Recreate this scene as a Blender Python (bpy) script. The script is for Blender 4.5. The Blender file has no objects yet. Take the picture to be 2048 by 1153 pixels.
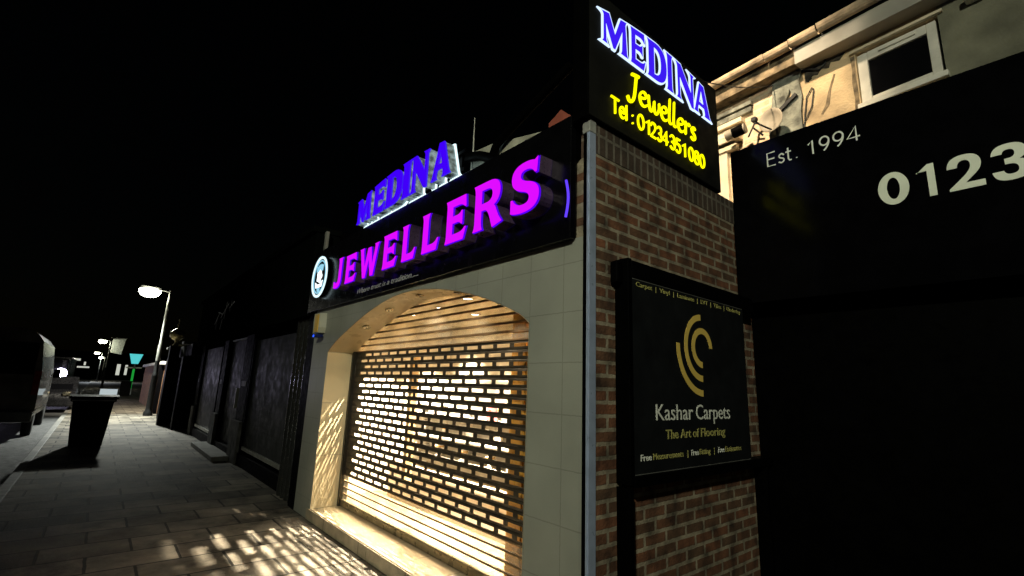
import bpy, bmesh, math, random
from mathutils import Vector, Matrix, Euler
random.seed(7)
S = bpy.context.scene
COL = S.collection
PI = math.pi

# ------------------------------------------------------------------ helpers
def link(o, parent=None):
    COL.objects.link(o)
    if parent is not None:
        o.parent = parent
    return o

def origin_of(p):
    """sum of the locations up the parent chain (only top-level things have one)"""
    v = Vector((0, 0, 0))
    while p is not None:
        v += Vector(p.location)
        p = p.parent
    return v

def tag(o, label, cat, group=None):
    o['label'] = label
    o['category'] = cat
    if group:
        o['group'] = group
    return o

def thing(name, loc, label, cat, group=None, rz=0.0):
    o = bpy.data.objects.new(name, None)
    o.empty_display_size = 0.2
    o.location = loc
    o.rotation_euler = (0, 0, rz)
    link(o)
    return tag(o, label, cat, group)

class MB:
    """collects shapes (world coordinates) and links them as one mesh object"""
    def __init__(s):
        s.v = []; s.f = []; s.m = []; s.sm = []
    def add(s, vs, fs, m=0, smooth=False):
        b = len(s.v)
        s.v += [tuple(p) for p in vs]
        for f in fs:
            s.f.append([i + b for i in f]); s.m.append(m); s.sm.append(smooth)
        return s
    def box(s, x0, x1, y0, y1, z0, z1, m=0):
        vs = [(x0,y0,z0),(x1,y0,z0),(x1,y1,z0),(x0,y1,z0),(x0,y0,z1),(x1,y0,z1),(x1,y1,z1),(x0,y1,z1)]
        return s.add(vs, [(0,3,2,1),(4,5,6,7),(0,1,5,4),(1,2,6,5),(2,3,7,6),(3,0,4,7)], m)
    def bar(s, a, b, w, h, m=0, up=(0, 0, 1)):
        a = Vector(a); b = Vector(b); d = (b - a).normalized(); u = Vector(up)
        if abs(d.dot(u)) > .95: u = Vector((1, 0, 0))
        r = d.cross(u).normalized() * w / 2; t = r.cross(d).normalized() * h / 2
        vs = [a-r-t, a+r-t, a+r+t, a-r+t, b-r-t, b+r-t, b+r+t, b-r+t]
        return s.add(vs, [(0,1,2,3),(7,6,5,4),(0,4,5,1),(1,5,6,2),(2,6,7,3),(3,7,4,0)], m)
    def tube(s, pts, radii, n=10, m=0, caps=True, squash=None):
        pts = [Vector(p) for p in pts]
        if not hasattr(radii, '__len__'): radii = [radii] * len(pts)
        rings = []
        prev = None
        for i, p in enumerate(pts):
            d = (pts[min(i+1, len(pts)-1)] - pts[max(i-1, 0)])
            d = d.normalized() if d.length > 1e-9 else Vector((0, 0, 1))
            if prev is None:
                u = Vector((0, 0, 1)) if abs(d.z) < .9 else Vector((1, 0, 0))
                r = d.cross(u).normalized()
            else:
                r = (prev - d * prev.dot(d)).normalized()
            prev = r
            t = d.cross(r).normalized()
            rings.append([p + (r * math.cos(2*PI*k/n) + t * math.sin(2*PI*k/n)) * radii[i] for k in range(n)])
        vs = [q for R_ in rings for q in R_]
        fs = []
        for i in range(len(rings) - 1):
            for k in range(n):
                fs.append((i*n+k, i*n+(k+1) % n, (i+1)*n+(k+1) % n, (i+1)*n+k))
        s.add(vs, fs, m, True)
        if caps:
            s.add(rings[0], [tuple(range(n))[::-1]], m); s.add(rings[-1], [tuple(range(n))], m)
        return s
    def cyl(s, a, b, r0, r1=None, n=16, m=0):
        return s.tube([a, b], [r0, r0 if r1 is None else r1], n, m)
    def lathe(s, c, prof, n=20, m=0, axis='z'):
        vs = []
        for (r, h) in prof:
            for k in range(n):
                a = 2*PI*k/n
                if axis == 'z': vs.append((c[0]+r*math.cos(a), c[1]+r*math.sin(a), c[2]+h))
                elif axis == 'y': vs.append((c[0]+r*math.cos(a), c[1]+h, c[2]+r*math.sin(a)))
                else: vs.append((c[0]+h, c[1]+r*math.cos(a), c[2]+r*math.sin(a)))
        fs = []
        for i in range(len(prof)-1):
            for k in range(n):
                fs.append((i*n+k, i*n+(k+1) % n, (i+1)*n+(k+1) % n, (i+1)*n+k))
        return s.add(vs, fs, m, True)
    def prism(s, poly, f0, f1, m=0, msides=None):
        """poly: 2-D points, f0 / f1 map (a, b) to the near / far outline"""
        n = len(poly)
        vs = [f0(p) for p in poly] + [f1(p) for p in poly]
        ms = m if msides is None else msides
        s.add(vs, [tuple(range(n))], m)
        s.add(vs, [tuple(range(2*n-1, n-1, -1))], m)
        s.add(vs, [(i, n+i, n+(i+1) % n, (i+1) % n) for i in range(n)], ms)
        return s
    def build(s, name, mats, parent=None, bevel=0.0, local=False, kind=None):
        me = bpy.data.meshes.new(name)
        o0 = Vector((0, 0, 0)) if local else origin_of(parent)
        me.from_pydata([tuple(Vector(p) - o0) for p in s.v], [], s.f)
        if not isinstance(mats, (list, tuple)): mats = [mats]
        for m in mats: me.materials.append(m)
        me.polygons.foreach_set('material_index', s.m)
        me.polygons.foreach_set('use_smooth', s.sm)
        bm = bmesh.new(); bm.from_mesh(me)
        bmesh.ops.recalc_face_normals(bm, faces=bm.faces)
        bm.to_mesh(me); bm.free()
        me.update()
        o = link(bpy.data.objects.new(name, me), parent)
        if bevel:
            b = o.modifiers.new('bevel', 'BEVEL'); b.width = bevel; b.segments = 2; b.limit_method = 'ANGLE'
        if kind: o['kind'] = kind
        return o

# ------------------------------------------------------------------ materials
def new_mat(name):
    m = bpy.data.materials.new(name); m.use_nodes = True
    nt = m.node_tree
    return m, nt, nt.nodes['Principled BSDF']

def N(nt, t, **kw):
    n = nt.nodes.new(t)
    for k, v in kw.items(): setattr(n, k, v)
    return n

def mat(name, c, rough=.6, metal=0.0, var=.25, scale=6.0, bump=.0, bscale=40.0, spec=.5, rvar=.15, coat=0.0):
    m, nt, p = new_mat(name)
    L = nt.links.new
    p.inputs['Metallic'].default_value = metal
    p.inputs['Specular IOR Level'].default_value = spec
    p.inputs['Coat Weight'].default_value = coat
    tc = N(nt, 'ShaderNodeTexCoord')
    nz = N(nt, 'ShaderNodeTexNoise'); nz.inputs['Scale'].default_value = scale; nz.inputs['Detail'].default_value = 5
    L(tc.outputs['Object'], nz.inputs['Vector'])
    mr = N(nt, 'ShaderNodeMapRange'); mr.inputs['From Min'].default_value = .3; mr.inputs['From Max'].default_value = .7
    mr.inputs['To Min'].default_value = 1 - var; mr.inputs['To Max'].default_value = 1 + var
    L(nz.outputs['Fac'], mr.inputs['Value'])
    mx = N(nt, 'ShaderNodeMix', data_type='RGBA', blend_type='MULTIPLY'); mx.inputs['Factor'].default_value = 1
    mx.inputs['A'].default_value = (*c, 1); L(mr.outputs['Result'], mx.inputs['B'])
    L(mx.outputs['Result'], p.inputs['Base Color'])
    r2 = N(nt, 'ShaderNodeMapRange'); r2.inputs['From Min'].default_value = .3; r2.inputs['From Max'].default_value = .7
    r2.inputs['To Min'].default_value = max(.02, rough - rvar); r2.inputs['To Max'].default_value = min(1, rough + rvar)
    n2 = N(nt, 'ShaderNodeTexNoise'); n2.inputs['Scale'].default_value = scale * 2.3; n2.inputs['Detail'].default_value = 4
    L(tc.outputs['Object'], n2.inputs['Vector']); L(n2.outputs['Fac'], r2.inputs['Value']); L(r2.outputs['Result'], p.inputs['Roughness'])
    if bump:
        b = N(nt, 'ShaderNodeBump'); b.inputs['Strength'].default_value = bump; b.inputs['Distance'].default_value = .01
        n3 = N(nt, 'ShaderNodeTexNoise'); n3.inputs['Scale'].default_value = bscale; n3.inputs['Detail'].default_value = 4
        L(tc.outputs['Object'], n3.inputs['Vector']); L(n3.outputs['Fac'], b.inputs['Height']); L(b.outputs['Normal'], p.inputs['Normal'])
    return m

def emit(name, c, strength):
    m = bpy.data.materials.new(name); m.use_nodes = True
    nt = m.node_tree; nt.nodes.clear()
    e = N(nt, 'ShaderNodeEmission'); e.inputs['Color'].default_value = (*c, 1); e.inputs['Strength'].default_value = strength
    o = N(nt, 'ShaderNodeOutputMaterial'); nt.links.new(e.outputs[0], o.inputs[0])
    return m

def acrylic(name, c):
    m, nt, p = new_mat(name); L = nt.links.new
    p.inputs['Base Color'].default_value = (.2, .23, .23, 1); p.inputs['Roughness'].default_value = .25
    p.inputs['Emission Color'].default_value = (*c, 1)
    tc = N(nt, 'ShaderNodeTexCoord'); nz = N(nt, 'ShaderNodeTexNoise'); nz.inputs['Scale'].default_value = 16; nz.inputs['Detail'].default_value = 3
    mr = N(nt, 'ShaderNodeMapRange'); mr.inputs['From Min'].default_value = .4; mr.inputs['From Max'].default_value = .65
    mr.inputs['To Min'].default_value = .0; mr.inputs['To Max'].default_value = .34
    L(tc.outputs['Object'], nz.inputs['Vector']); L(nz.outputs['Fac'], mr.inputs['Value']); L(mr.outputs['Result'], p.inputs['Emission Strength'])
    return m

def axes_vec(nt, ax):
    tc = N(nt, 'ShaderNodeTexCoord'); sp = N(nt, 'ShaderNodeSeparateXYZ'); cb = N(nt, 'ShaderNodeCombineXYZ')
    nt.links.new(tc.outputs['Object'], sp.inputs[0])
    nt.links.new(sp.outputs['XYZ'.index(ax[0])], cb.inputs[0]); nt.links.new(sp.outputs['XYZ'.index(ax[1])], cb.inputs[1])
    return tc, cb

def brick(name, c1, c2, mortar, ax='YZ', bw=.225, bh=.075, ms=.011, rough=.85, offset=.5, bump=.6, shift=(0, 0), var=.35, vscale=5, squash=1.0, bias=0.0, specks=None, freq=2):
    m, nt, p = new_mat(name); L = nt.links.new
    tc, cb = axes_vec(nt, ax)
    mp = N(nt, 'ShaderNodeMapping'); mp.inputs['Location'].default_value = (shift[0], shift[1], 0)
    L(cb.outputs[0], mp.inputs[0])
    wn = N(nt, 'ShaderNodeTexNoise'); wn.inputs['Scale'].default_value = 30
    L(mp.outputs[0], wn.inputs['Vector'])
    wm = N(nt, 'ShaderNodeMix', data_type='RGBA', blend_type='LINEAR_LIGHT'); wm.inputs['Factor'].default_value = .004
    L(mp.outputs[0], wm.inputs['A']); L(wn.outputs['Color'], wm.inputs['B'])
    br = N(nt, 'ShaderNodeTexBrick'); br.offset = offset; br.offset_frequency = freq; br.squash = squash
    br.inputs['Scale'].default_value = 1; br.inputs['Brick Width'].default_value = bw; br.inputs['Row Height'].default_value = bh
    br.inputs['Mortar Size'].default_value = ms; br.inputs['Mortar Smooth'].default_value = .15; br.inputs['Bias'].default_value = bias
    br.inputs['Color1'].default_value = (*c1, 1); br.inputs['Color2'].default_value = (*c2, 1); br.inputs['Mortar'].default_value = (*mortar, 1)
    L(wm.outputs['Result'], br.inputs['Vector'])
    nz = N(nt, 'ShaderNodeTexNoise'); nz.inputs['Scale'].default_value = vscale; nz.inputs['Detail'].default_value = 6
    L(tc.outputs['Object'], nz.inputs['Vector'])
    mr = N(nt, 'ShaderNodeMapRange'); mr.inputs['From Min'].default_value = .3; mr.inputs['From Max'].default_value = .7
    mr.inputs['To Min'].default_value = 1 - var; mr.inputs['To Max'].default_value = 1 + var
    L(nz.outputs['Fac'], mr.inputs['Value'])
    mx = N(nt, 'ShaderNodeMix', data_type='RGBA', blend_type='MULTIPLY'); mx.inputs['Factor'].default_value = 1
    L(br.outputs['Color'], mx.inputs['A']); L(mr.outputs['Result'], mx.inputs['B'])
    L(mx.outputs['Result'], p.inputs['Base Color'])
    p.inputs['Roughness'].default_value = rough
    b = N(nt, 'ShaderNodeBump'); b.inputs['Strength'].default_value = bump; b.inputs['Distance'].default_value = .006
    ad = N(nt, 'ShaderNodeMath', operation='MULTIPLY_ADD'); ad.inputs[1].default_value = -1
    n4 = N(nt, 'ShaderNodeTexNoise'); n4.inputs['Scale'].default_value = 60
    L(tc.outputs['Object'], n4.inputs['Vector'])
    L(br.outputs['Fac'], ad.inputs[0]); L(n4.outputs['Fac'], ad.inputs[2])
    L(ad.outputs[0], b.inputs['Height']); L(b.outputs['Normal'], p.inputs['Normal'])
    return m

def clear_plastic(name, tint=(1, .97, .9)):
    m = bpy.data.materials.new(name); m.use_nodes = True
    nt = m.node_tree; nt.nodes.clear(); L = nt.links.new
    t = N(nt, 'ShaderNodeBsdfTransparent'); t.inputs[0].default_value = (*tint, 1)
    g = N(nt, 'ShaderNodeBsdfGlossy'); g.inputs['Roughness'].default_value = .12
    d = N(nt, 'ShaderNodeBsdfDiffuse'); d.inputs[0].default_value = (.8, .75, .62, 1)
    mx = N(nt, 'ShaderNodeMixShader'); mx.inputs[0].default_value = .08
    m2 = N(nt, 'ShaderNodeMixShader')
    tc = N(nt, 'ShaderNodeTexCoord'); nz = N(nt, 'ShaderNodeTexNoise'); nz.inputs['Scale'].default_value = 3.5; nz.inputs['Detail'].default_value = 6
    mr = N(nt, 'ShaderNodeMapRange'); mr.inputs['From Min'].default_value = .35; mr.inputs['From Max'].default_value = .7
    mr.inputs['To Min'].default_value = .08; mr.inputs['To Max'].default_value = .3
    L(tc.outputs['Object'], nz.inputs['Vector']); L(nz.outputs['Fac'], mr.inputs['Value']); L(mr.outputs['Result'], m2.inputs[0])
    L(t.outputs[0], mx.inputs[1]); L(g.outputs[0], mx.inputs[2]); L(mx.outputs[0], m2.inputs[1]); L(d.outputs[0], m2.inputs[2])
    o = N(nt, 'ShaderNodeOutputMaterial'); L(m2.outputs[0], o.inputs[0])
    return m

M = {}
M['tile'] = brick('grey_wall_tile', (.345, .35, .295), (.335, .34, .285), (.25, .255, .21), 'XZ', .3, .3, .0035, .42, 0, .08, (.11, -.21), .16, 1.6)
M['jamb'] = brick('cream_tile', (.85, .72, .46), (.83, .7, .44), (.55, .46, .3), 'YZ', .7, .6, .004, .32, .5, .02, (0, -.1), .08, 2.0)
M['soffit'] = mat('cream_soffit_paint', (.85, .72, .47), .35, var=.06, scale=3)
M['sill'] = brick('step_tile', (.5, .41, .27), (.46, .38, .25), (.2, .16, .1), 'XY', .45, .45, .006, .4, 0, .2, (0, 0), .14, 4.0)
M['stepface'] = brick('step_front_tile', (.42, .36, .25), (.39, .33, .23), (.14, .12, .08), 'XZ', .9, .4, .008, .5, 0, .2, (.25, .1), .3, 7.0)
M['brick'] = brick('side_brick', (.155, .06, .028), (.085, .048, .026), (.25, .21, .145), 'YZ', .225, .075, .012, .85, .5, .9, (-.04, .01), .7, 8.0)
M['soldier'] = brick('soldier_brick', (.075, .045, .03), (.05, .035, .025), (.15, .13, .10), 'ZY', .225, .075, .011, .85, 0, .9, (0.02, 0), .4, 7.0)
M['housebrick'] = brick('cream_house_brick', (.66, .5, .33), (.56, .4, .26), (.62, .52, .38), 'XZ', .225, .075, .012, .85, .5, .7, (0, 0), .28, 4.0)
M['farbrick'] = brick('orange_brick', (.42, .19, .09), (.32, .14, .07), (.3, .24, .17), 'XZ', .225, .075, .012, .85, .5, .6, (0, 0), .3, 3.0)
M['black'] = mat('black_gloss_panel', (.0018, .0018, .0022), .14, var=.3, spec=.07, rvar=.02)
M['fasciablack'] = mat('fascia_black_panel', (.0025, .0025, .003), .24, var=.3, spec=.45, rvar=.05)
M['blackmatt'] = mat('black_paint', (.0012, .0012, .0012), .5, var=.3, spec=.02)
M['signblack'] = mat('sign_panel_black', (.009, .010, .011), .55, var=.2, spec=.1)
M['rooffoil'] = mat('sign_face_black', (.011, .011, .010), .6, var=.2, spec=.03)
M['steel'] = mat('brushed_steel_trim', (.38, .45, .6), .4, metal=.2, var=.12, scale=12)
M['shutter'] = mat('shutter_slat_metal', (.06, .05, .036), .45, metal=.4, var=.3, scale=9)
M['hinge'] = mat('slat_hinge', (.16, .10, .05), .5, var=.3)
M['rail'] = mat('shutter_rail', (.03, .028, .022), .45, metal=.4)
M['barmetal'] = mat('bottom_bar_metal', (.2, .17, .11), .35, metal=.6)
M['clear'] = clear_plastic('clear_slat')
M['plaster'] = mat('shop_plaster', (.72, .65, .52), .7, var=.06)
M['floor'] = brick('shop_floor_tile', (.2, .165, .12), (.18, .15, .11), (.08, .062, .04), 'XY', .4, .4, .006, .35, 0, .1, (.1, 0), .12, 3.0)
M['gold'] = mat('golden_wood', (.6, .31, .045), .35, var=.15, scale=14)
M['oak'] = mat('pale_oak_post', (.6, .42, .2), .4, var=.15, scale=14)
M['peach'] = mat('pale_wood', (.62, .52, .38), .4, var=.1, scale=10)
M['white'] = mat('white_display', (.46, .43, .37), .5, var=.1, scale=5)
M['busts'] = mat('velvet_bust', (.6, .56, .5), .8, var=.2)
M['redcard'] = mat('pink_card', (.8, .2, .2), .6, var=.1)
M['greycard'] = mat('grey_card', (.32, .32, .28), .6, var=.2)
M['chrome'] = mat('chrome_ring', (.7, .62, .45), .2, metal=1, var=.05)
M['lampglow'] = emit('downlight_glow', (1, .93, .8), 14)
M['magenta'] = emit('magenta_acrylic', (.7, .004, 1), 1.06)
M['violet'] = emit('violet_rim', (.1, .0, .95), .9)
M['blue'] = emit('blue_acrylic', (.055, .0, 1), .95)
M['blueside'] = emit('blue_violet_acrylic', (.05, .012, .95), .95)
M['whiteglow'] = emit('white_acrylic_edge', (.72, .95, 1), 1.5)
M['whiteglow2'] = emit('cold_white_edge', (.62, .78, 1), 1.35)
M['yellow'] = emit('yellow_letter_glow', (.95, .9, .0), 1.45)
M['ringglow'] = emit('emblem_ring_glow', (.72, .94, 1), 1.25)
M['crestglow'] = emit('emblem_crest_glow', (.9, .98, 1), 1.5)
M['cyanglow'] = emit('emblem_cyan_glow', (.35, .75, .95), .9)
M['return'] = mat('letter_return', (.10, .06, .115), .35, metal=.3, var=.25, scale=20)
M['returnpale'] = acrylic('lit_acrylic_return', (.55, .75, .78))
M['slogan'] = mat('silver_vinyl', (.5, .5, .5), .5)
M['wornemblem'] = mat('worn_silver_emblem', (.09, .09, .09), .7, var=.6, scale=9, spec=.1)
M['bellbox'] = mat('alarm_white_plastic', (.55, .54, .42), .4, var=.05)
M['bellyellow'] = mat('alarm_yellow_plastic', (.9, .55, .06), .4, var=.05)
M['blueled'] = emit('blue_strobe', (.02, .08, 1), 3)
M['bluestrobe'] = mat('blue_lens', (.01, .02, .12), .2)
M['terracotta'] = mat('terracotta_red', (.4, .1, .06), .7)
M['vinylwhite'] = mat('white_vinyl_letter', (.88, .9, .8), .5, var=.06)
M['vinylgrey'] = mat('pale_grey_letter', (.82, .86, .7), .5, var=.12, scale=4)
M['vinylgold'] = mat('gold_vinyl', (.85, .6, .13), .45, var=.06)
M['vinylgold2'] = mat('dull_gold_vinyl', (.45, .42, .13), .5, var=.2, scale=30)
M['render'] = mat('house_render', (.46, .34, .2), .9, var=.65, scale=2.6, bump=.9, bscale=50)
M['render2'] = mat('olive_render', (.17, .165, .115), .9, var=.4, scale=3, bump=.5, bscale=60)
M['pier'] = mat('grey_cement_patch', (.17, .175, .145), .95, var=.75, scale=9, bump=.8)
M['soffitboard'] = mat('grey_soffit_board', (.36, .34, .29), .5, var=.2, scale=3)
M['parapet'] = mat('pale_parapet_render', (.42, .41, .31), .9, var=.35, scale=6, bump=.6)
M['upvc'] = mat('white_upvc', (.72, .69, .6), .35, var=.2, scale=4)
M['stone'] = mat('painted_stone', (.68, .58, .42), .7, var=.18, scale=5, bump=.3)
M['gutter'] = mat('weathered_gutter', (.5, .38, .25), .65, var=.6, scale=6, bump=.4, bscale=25)
M['damage'] = mat('bare_dark_render', (.06, .048, .034), .95, var=.7, scale=14, bump=1, bscale=30)  # dark colour stands for the shade under the soffit
M['damage2'] = mat('stained_render', (.2, .15, .09), .95, var=.6, scale=14, bump=.6)
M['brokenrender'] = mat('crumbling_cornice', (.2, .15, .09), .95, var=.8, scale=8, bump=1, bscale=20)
M['glassdark'] = mat('dark_glass', (.004, .004, .005), .06, var=.1, spec=.6, rvar=.02)
M['darkroof'] = mat('dark_slate', (.03, .03, .032), .7)
M['dish'] = mat('dish_grey', (.3, .26, .2), .7, var=.3)
M['cable'] = mat('black_cable', (.015, .015, .015), .6)
M['greyshutter'] = mat('grey_shutter', (.04, .042, .041), .55, spec=.08, metal=0, var=.25, scale=3)
M['darkshop'] = mat('dark_shopfront', (.004, .004, .005), .6, var=.3, spec=.02)
M['darkfascia'] = mat('dark_green_fascia', (.004, .005, .0045), .6, var=.25, spec=.0)
M['nightwall'] = mat('dark_brick_gable', (.002, .002, .002), .9, var=.3, spec=.0)
M['chromepil'] = mat('polished_black_pilaster', (.12, .125, .12), .18, metal=.8, var=.15)
M['palepier'] = mat('pale_pilaster_base', (.14, .14, .13), .7, var=.5, spec=.1)
M['concrete'] = mat('concrete_step', (.3, .3, .27), .8, var=.25, bump=.4)
M['goldball'] = mat('gilded_finial', (.75, .62, .3), .3, metal=.6)
M['galv'] = mat('galvanised_pole', (.5, .5, .44), .45, metal=.5, var=.2)
M['lampblack'] = mat('black_lamp_base', (.01, .01, .01), .5)
M['led'] = emit('led_street_lens', (1, 1, .82), 40)
M['led2'] = emit('distant_led_lens', (.85, .92, 1), 24)
M['binblack'] = mat('black_bin_plastic', (.005, .005, .005), .6, var=.3, spec=.06)
M['rubber'] = mat('tyre_rubber', (.01, .01, .01), .8)
M['vanpaint'] = mat('grey_van_paint', (.09, .09, .085), .35, var=.25, coat=.8)
M['vanrear'] = mat('dusty_van_rear', (.1, .09, .075), .4, var=.7, scale=2.5, coat=.4)
M['bumper'] = mat('grey_bumper', (.12, .12, .11), .6)
M['taillight'] = mat('tail_lens', (.2, .02, .02), .2)
M['head'] = emit('headlamp', (.75, .7, 1), 60)
M['greenglow'] = emit('green_light_strip', (.02, .5, .06), .55)
M['cyanlamp'] = emit('cyan_sign_light', (.1, .66, .68), .9)
M['whitepaint'] = mat('white_painted_wall', (.8, .82, .82), .7)
M['farwindow'] = emit('far_window_light', (.9, .92, .8), .6)
M['flag'] = mat('pale_banner', (.7, .74, .62), .7)
M['carpaint'] = mat('dark_car_paint', (.012, .012, .014), .3, coat=.15)

# ---- ground materials
def paving_mat():
    m, nt, p = new_mat('street_paving'); L = nt.links.new
    tc = N(nt, 'ShaderNodeTexCoord'); sp = N(nt, 'ShaderNodeSeparateXYZ'); cb = N(nt, 'ShaderNodeCombineXYZ')
    L(tc.outputs['Object'], sp.inputs[0]); L(sp.outputs[1], cb.inputs[0]); L(sp.outputs[0], cb.inputs[1])
    wn = N(nt, 'ShaderNodeTexNoise'); wn.inputs['Scale'].default_value = 8
    L(cb.outputs[0], wn.inputs['Vector'])
    wm = N(nt, 'ShaderNodeMix', data_type='RGBA', blend_type='LINEAR_LIGHT'); wm.inputs['Factor'].default_value = .006
    L(cb.outputs[0], wm.inputs['A']); L(wn.outputs['Color'], wm.inputs['B'])
    br = N(nt, 'ShaderNodeTexBrick'); br.offset = .5
    for k, v in (('Scale', 1), ('Brick Width', .64), ('Row Height', .44), ('Mortar Size', .012), ('Mortar Smooth', .2), ('Bias', -.35)):
        br.inputs[k].default_value = v
    br.inputs['Color1'].default_value = (.22, .195, .155, 1); br.inputs['Color2'].default_value = (.022, .02, .018, 1); br.inputs['Mortar'].default_value = (.035, .033, .028, 1)
    L(wm.outputs['Result'], br.inputs['Vector'])
    nz = N(nt, 'ShaderNodeTexNoise'); nz.inputs['Scale'].default_value = 1.7; nz.inputs['Detail'].default_value = 8; nz.inputs['Roughness'].default_value = .65
    L(tc.outputs['Object'], nz.inputs['Vector'])
    mr = N(nt, 'ShaderNodeMapRange'); mr.inputs['From Min'].default_value = .3; mr.inputs['From Max'].default_value = .7; mr.inputs['To Min'].default_value = .15; mr.inputs['To Max'].default_value = 1.75
    L(nz.outputs['Fac'], mr.inputs['Value'])
    mx = N(nt, 'ShaderNodeMix', data_type='RGBA', blend_type='MULTIPLY'); mx.inputs['Factor'].default_value = 1
    L(br.outputs['Color'], mx.inputs['A']); L(mr.outputs['Result'], mx.inputs['B'])
    vo = N(nt, 'ShaderNodeTexVoronoi'); vo.inputs['Scale'].default_value = 3.1
    L(tc.outputs['Object'], vo.inputs['Vector'])
    vr = N(nt, 'ShaderNodeMapRange'); vr.inputs['From Min'].default_value = .02; vr.inputs['From Max'].default_value = .06; vr.inputs['To Min'].default_value = .35; vr.inputs['To Max'].default_value = 1
    L(vo.outputs['Distance'], vr.inputs['Value'])
    m2 = N(nt, 'ShaderNodeMix', data_type='RGBA', blend_type='MULTIPLY'); m2.inputs['Factor'].default_value = .8
    L(mx.outputs['Result'], m2.inputs['A']); L(vr.outputs['Result'], m2.inputs['B'])
    L(m2.outputs['Result'], p.inputs['Base Color'])
    p.inputs['Roughness'].default_value = .75; p.inputs['Specular IOR Level'].default_value = .12
    b = N(nt, 'ShaderNodeBump'); b.inputs['Strength'].default_value = .8; b.inputs['Distance'].default_value = .008
    ad = N(nt, 'ShaderNodeMath', operation='MULTIPLY_ADD'); ad.inputs[1].default_value = -1.5
    n4 = N(nt, 'ShaderNodeTexNoise'); n4.inputs['Scale'].default_value = 35; n4.inputs['Detail'].default_value = 5
    L(tc.outputs['Object'], n4.inputs['Vector']); L(br.outputs['Fac'], ad.inputs[0]); L(n4.outputs['Fac'], ad.inputs[2])
    L(ad.outputs[0], b.inputs['Height']); L(b.outputs['Normal'], p.inputs['Normal'])
    return m
M['paving'] = paving_mat()
M['asphalt'] = mat('asphalt', (.05, .05, .05), .8, var=.3, scale=4, bump=.7, bscale=120)
M['kerb'] = brick('kerb_stone', (.2, .19, .165), (.1, .097, .087), (.03, .03, .026), 'XZ', .9, .5, .01, .7, 0, .4, (0, .2), .3, 6)
M['earth'] = mat('dark_ground', (.03, .03, .03), .9)

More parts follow.
